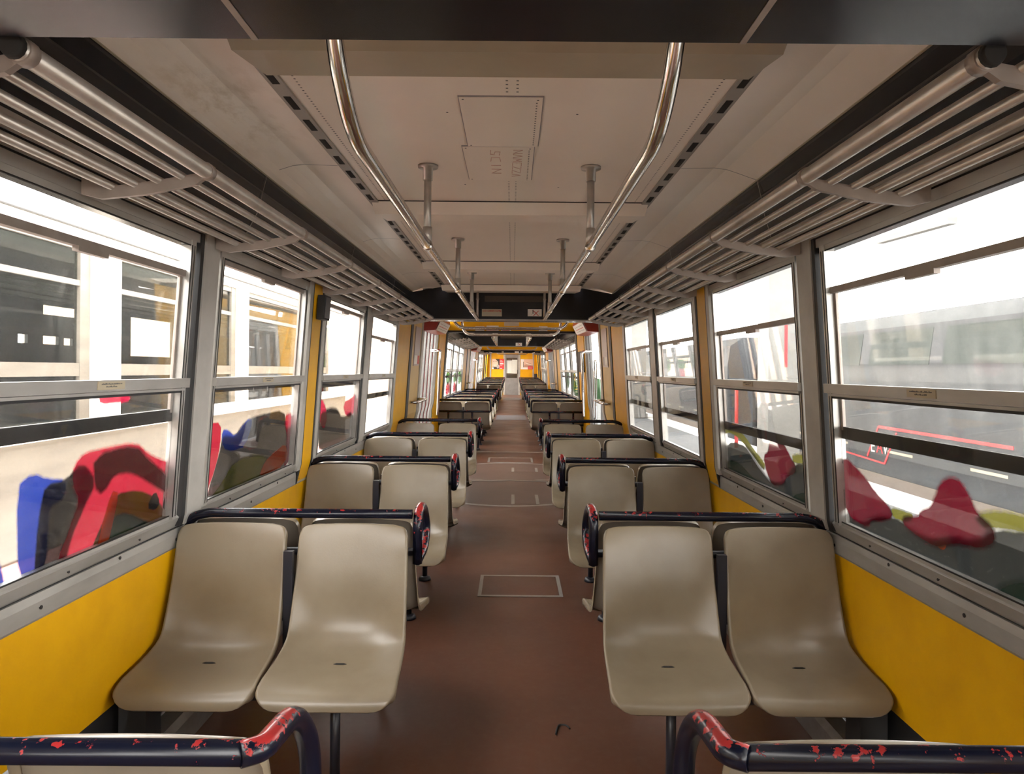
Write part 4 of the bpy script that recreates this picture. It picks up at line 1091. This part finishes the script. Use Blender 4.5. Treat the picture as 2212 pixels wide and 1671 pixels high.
# ------------------------------------------------------------------ outside, left: another tram on the next track
t = thing('tram', 'white and cream tram parked on the next track, outside the left windows', 'tram', (-3.4, 4.5, -.9))
XT = -2.3; T0, T1 = -9.0, 9.9
b = MB(); b.box(XT - .05, XT, T0, T1, -.3, 1.0); build('lower_body', b, M['tramcream'], t, dz=False)
b = MB(); b.box(XT - .05, XT + .012, T0, T1, .10, .45); build('skirt_band', b, M['trampink'], t, dz=False)
b = MB(); b.tube([(XT, T0, 1.045), (XT, T1, 1.045)], .045, 10); build('sill_bead', b, M['tramwhite'], t, dz=False)
b = MB(); b.prism([(XT - .05, 2.04), (XT, 2.04), (XT + .006, 2.10), (XT - .03, 2.17), (XT - .25, 2.28), (XT - 1.9, 2.28), (XT - 2.1, 2.1), (XT - 2.1, 2.04)], T0, T1); build('roof', b, M['tramwhite'], t, dz=False)
b = MB(); b.tube([(XT + .008, T0, 2.115), (XT + .008, T1, 2.115)], .008, 6); build('gutter', b, M['greyink'], t, dz=False)
posts = [(-2.2, -1.9), (-.15, .15), (1.87, 2.17), (3.92, 4.22), (5.98, 6.26), (8.0, 8.3), (9.0, T1)]
prev = T0
for a, c in posts:
    b = MB(); b.box(XT - .05, XT, a, c, 1.0, 2.05); build('window_post', b, M['tramwhite'], t, dz=False)
    if a > prev + .1:
        f = MB(); f.box(XT - .04, XT - .01, prev, a, 1.32, 1.39); f.box(XT - .04, XT - .01, prev, a, 1.805, 1.835); f.box(XT - .04, XT - .008, a - .09, a, 1.0, 2.05); f.box(XT - .04, XT - .01, prev, a, 2.0, 2.04)
        wo = build('window_frame', f, M['tramcream'], t, dz=False)
        g = MB(); g.box(XT - .03, XT - .026, prev, a - .09, 1.05, 2.0); build('pane', g, M['outglass'], wo, dz=False)
    prev = c
b = MB(); XB = -4.38
hol = [(6.33, 6.46, 1.58, 1.66), (6.67, 7.52, 1.86, 1.95), (6.67, 6.9, 1.58, 1.66), (6.98, 7.12, 1.58, 1.65), (4.2, 4.9, 1.86, 1.95), (8.2, 9.2, 1.5, 1.95)]
ycuts = sorted({T0, T1} | {h[0] for h in hol} | {h[1] for h in hol}); zc = sorted({-.3, 2.05} | {h[2] for h in hol} | {h[3] for h in hol})
for ya, yb in zip(ycuts, ycuts[1:]):
    for za, zb in zip(zc, zc[1:]):
        if not any(h[0] <= ya and yb <= h[1] and h[2] <= za and zb <= h[3] for h in hol): b.box(XB - .03, XB, ya, yb, za, zb)
build('far_side', b, M['tramdark'], t, dz=False)
b = MB(); b.box(XB, XT - .05, T0, T1, .0, .05); b.box(XB, XT - .05, T0, T0 + .04, .05, 2.04); b.box(XB, XT - .05, T1 - .04, T1, .05, 2.04); build('inner_floor', b, M['tramdark'], t, dz=False)
b = MB()
for y in (5.0, 6.6, 8.2, 3.4): b.box(XB + .1, XT - .2, y, y + .05, .3, .85)
build('seat_row', b, M['seat'], t, dz=False)
b = MB()
for k in range(4): b.tube([(XT - .35 - .09 * k, T0 + .1, 1.86 - .02 * k), (XT - .35 - .09 * k, T1 - .1, 1.86 - .02 * k)], .014, 8)
build('inner_rack', b, M['rack'], t, dz=False)
bld = MB(); bld.box(-11, -7.5, 16, 60, -.9, 5.0)
o = build('building', bld, M['building'], label='pale pinkish building far off through the left windows', cat='building', dz=False)
bw = MB()
for y in range(18, 58, 4): bw.box(-7.5, -7.46, y, y + 1.6, 1.2, 3.0)
build('window_opening', bw, M['white'], o, dz=False)
gr = MB(); gr.box(-60, -1.6, -30, 90, -1.0, -.9)
build('ground_left', gr, M['ballast'], label='grey ground beyond the left windows', cat='ground', kind='structure', dz=False)

# ------------------------------------------------------------------ outside, right: platform, columns, dark train
gr = MB(); gr.box(1.45, 4.05, -20, 80, -.16, -.02); build('ground_platform', gr, M['asphalt'], label='grey station platform outside the right windows', cat='platform', kind='structure', dz=False)
k = MB(); k.box(4.05, 4.6, -20, 80, -.16, -.01); build('sunlit_platform_edge', k, M['sunlit_strip'], label='sunlit strip along the platform edge, its sunlight painted as white ground', cat='platform edge', kind='structure', dz=False)  # band of sunlight put in as white ground colour
k = MB(); k.box(4.6, 60, -20, 80, -.7, -.5); build('ground_right', k, M['tan'], label='track bed beyond the platform', cat='ground', kind='structure', dz=False)
for (y, lab) in ((10.0, 'nearer pale concrete column on the platform, with a red stripe'), (21.4, 'farther pale concrete column on the platform')):
    c = MB(); c.box(3.58, 4.02, y - .1, y + .34, -.01, 3.17); c.box(3.53, 4.07, y - .15, y + .39, -.01, .12)
    c = build('platform_column', c, M['concrete'], label=lab, cat='column', group='platform columns', dz=False)
    if y < 15:
        st = MB(); st.box(3.80, 3.84, y - .106, y - .101, 1.45, 2.1); build('red_stripe', st, M['trainred'], c, dz=False)
pst = MB(); pst.tube([(4.15, 13.1, -.01), (4.15, 13.1, 1.1)], .035, 10)
build('post', pst, M['trainred'], label='thin red post on the platform edge, beyond the nearer column', cat='post', dz=False)
def train(y0, y1, lab, nose):
    tr = thing('train', lab, 'train', (5.9, (y0 + y1) / 2, -.5), 'dark trains behind the platform')
    X = 4.7
    b = MB()
    pr = [(X + .1, -.45), (X, -.2), (X, 1.5), (X + .06, 1.95), (X + .35, 2.14), (X + 2.1, 2.14), (X + 2.5, 1.9), (X + 2.5, -.45)]
    b.prism(pr, y0, y1); build('body', b, M['traingrey'], tr, dz=False)
    b = MB(); b.box(X - .006, X + .01, y0 + .2, y1 - .2, 1.28, 1.44); build('band', b, M['trainlight'], tr, dz=False)
    b = MB(); b.box(X - .006, X + .01, y0 + .1, y1 - .1, .34, .47); build('skirt_line', b, M['trainlight'], tr, dz=False)
    b = MB(); b.box(X - .012, X + .01, y0 + .1, y1 - .1, -.1, .10); build('step_board', b, M['tan'], tr, dz=False)
    y = y0 + .4
    while y < y1 - 1.6:
        w = MB(); w.prism([(X - .008, 1.48), (X + .02, 1.48), (X + .075, 1.88), (X + .05, 1.90)], y, y + 1.35); build('window_pane', w, M['trainwin'], tr, dz=False)
        l = MB(); l.box(X - .009, X, y + .3, y + .85, .39, .42); build('cream_dash', l, M['traincream'], tr, dz=False)  # short cream dashes along the lower train side
        y += 1.6
    return tr, X
tr, X = train(1.2, 13.6, 'dark grey train with a red line and emblem across the platform', True)
fr = MB(); fr.tube(fillet([(X - .03, 13.62, -.2), (X - .03, 13.62, 1.5), (X + .3, 13.5, 2.14)], .3), .05, 8); build('corner_pillar', fr, M['rubber'], tr, dz=False)
rd = MB()
def onx(px, py, X0):     # sight line meets the train side
    a, c = ray(px, py); Yv = (X0 - CX) / a; return (X0, Yv, ZC + c * Yv)
XS = X - .011
def bar(p, q, w):
    a, b_ = Vector(onx(*p, XS)), Vector(onx(*q, XS)); d = (b_ - a).normalized(); n = Vector((0, -d.z, d.y)) * w
    rd.hexa([a - n, b_ - n, b_ + n, a + n] + [v + Vector((.009, 0, 0)) for v in (a - n, b_ - n, b_ + n, a + n)])
bar((1897, 921), (2188, 968), .017); bar((1897, 921), (1873, 984), .012); bar((1936, 935), (1910, 1001), .012); bar((1795, 965), (1910, 1001), .010)
build('red_line', rd, M['trainred'], tr, dz=False)
pE = Vector(onx(1882, 971, XS - .004)); pV = Vector(onx(1922, 976, XS - .004))
for ch, px, mm in (('E', 1880, 'white'), ('A', 1893, 'trainred'), ('V', 1906, 'white')):
    p = Vector(onx(px, 974 + (px - 1880) * .2, XS - .004))
    # the train side faces the camera from the right, so the text runs towards the viewer
    text(ch, .24, M[mm], tr, p, (PI / 2, 0, -PI / 2), 'lettering', 'LEFT')
train(15.5, 34, 'second dark train standing farther along the platform', False)
def canopy_mat():
    m, nt, out = nodes('translucent_roofing')
    tl = N(nt, 'ShaderNodeBsdfTranslucent'); tl.inputs[0].default_value = (.62, .62, .60, 1)
    df = N(nt, 'ShaderNodeBsdfDiffuse'); df.inputs[0].default_value = (.6, .6, .58, 1)
    mx = N(nt, 'ShaderNodeMixShader'); mx.inputs[0].default_value = .45
    nt.links.new(tl.outputs[0], mx.inputs[1]); nt.links.new(df.outputs[0], mx.inputs[2]); nt.links.new(mx.outputs[0], out.inputs[0])
    return m
cn = MB(); cn.prism([(1.75, 3.30), (3.8, 3.18), (5.9, 3.30), (5.9, 3.34), (3.8, 3.22), (1.75, 3.34)], -12, 60)
build('ceiling_canopy', cn, canopy_mat(), label='pale translucent canopy over the platform', cat='canopy', kind='structure', dz=False)
fx = MB(); pa, pb = onx(1902, 520, 4.0), onx(2058, 476, 4.0)
fx.hexa([(3.96, pa[1], pa[2] - .03), (4.04, pa[1], pa[2] - .03), (4.04, pa[1], pa[2] + .03), (3.96, pa[1], pa[2] + .03), (3.96, pb[1], pb[2] - .03), (4.04, pb[1], pb[2] - .03), (4.04, pb[1], pb[2] + .03), (3.96, pb[1], pb[2] + .03)])
fo = build('tube_light', fx, M['concrete'], label='grey tube light hanging on a wire over the platform', cat='lamp', dz=False)
wi = MB(); wi.tube([(4.0, -10, pa[2] + .08), (4.0, 40, pa[2] + .10)], .008, 6)
build('wire', wi, M['inkfaint'], fo, dz=False)
hd = MB()
for i in range(9): hd.tube([(3.9 + .1 * math.sin(i * 2.1), 13 + i * .9 + 21, 0), (3.9 + .1 * math.cos(i), 13 + i * .9 + 21.2, 1.0 + .2 * math.sin(i * 3))], [.4, .25], 8)
build('hedge', hd, M['green'], label='green hedge seen far along through the right windows', cat='hedge', kind='stuff', dz=False)

# ------------------------------------------------------------------ light and camera
w = bpy.data.worlds.new('World'); SC.world = w; w.use_nodes = True
nt = w.node_tree; bg = nt.nodes['Background']; bg.inputs[0].default_value = (1.0, .975, .94, 1); bg.inputs[1].default_value = 17
cam = bpy.data.cameras.new('camera'); co = bpy.data.objects.new('camera', cam); COL.objects.link(co)
co.location = (CX, 0, ZC); co.rotation_euler = (PI / 2, -ROLL, 0)
cam.sensor_width = 36; cam.lens = F / 2212 * 36; cam.shift_y = -(835.5 - VY) / 2212; cam.shift_x = -(VX - 1106) / 2212; cam.clip_start = .02; cam.clip_end = 300
SC.camera = co
SC.view_settings.view_transform = 'Standard'; SC.view_settings.look = 'None'; SC.view_settings.exposure = 0; SC.view_settings.gamma = 1
SC.view_settings.use_curve_mapping = False
SC.cycles.max_bounces = 12; SC.cycles.diffuse_bounces = 6; SC.cycles.glossy_bounces = 4; SC.cycles.transparent_max_bounces = 32
SC.cycles.use_denoising = True
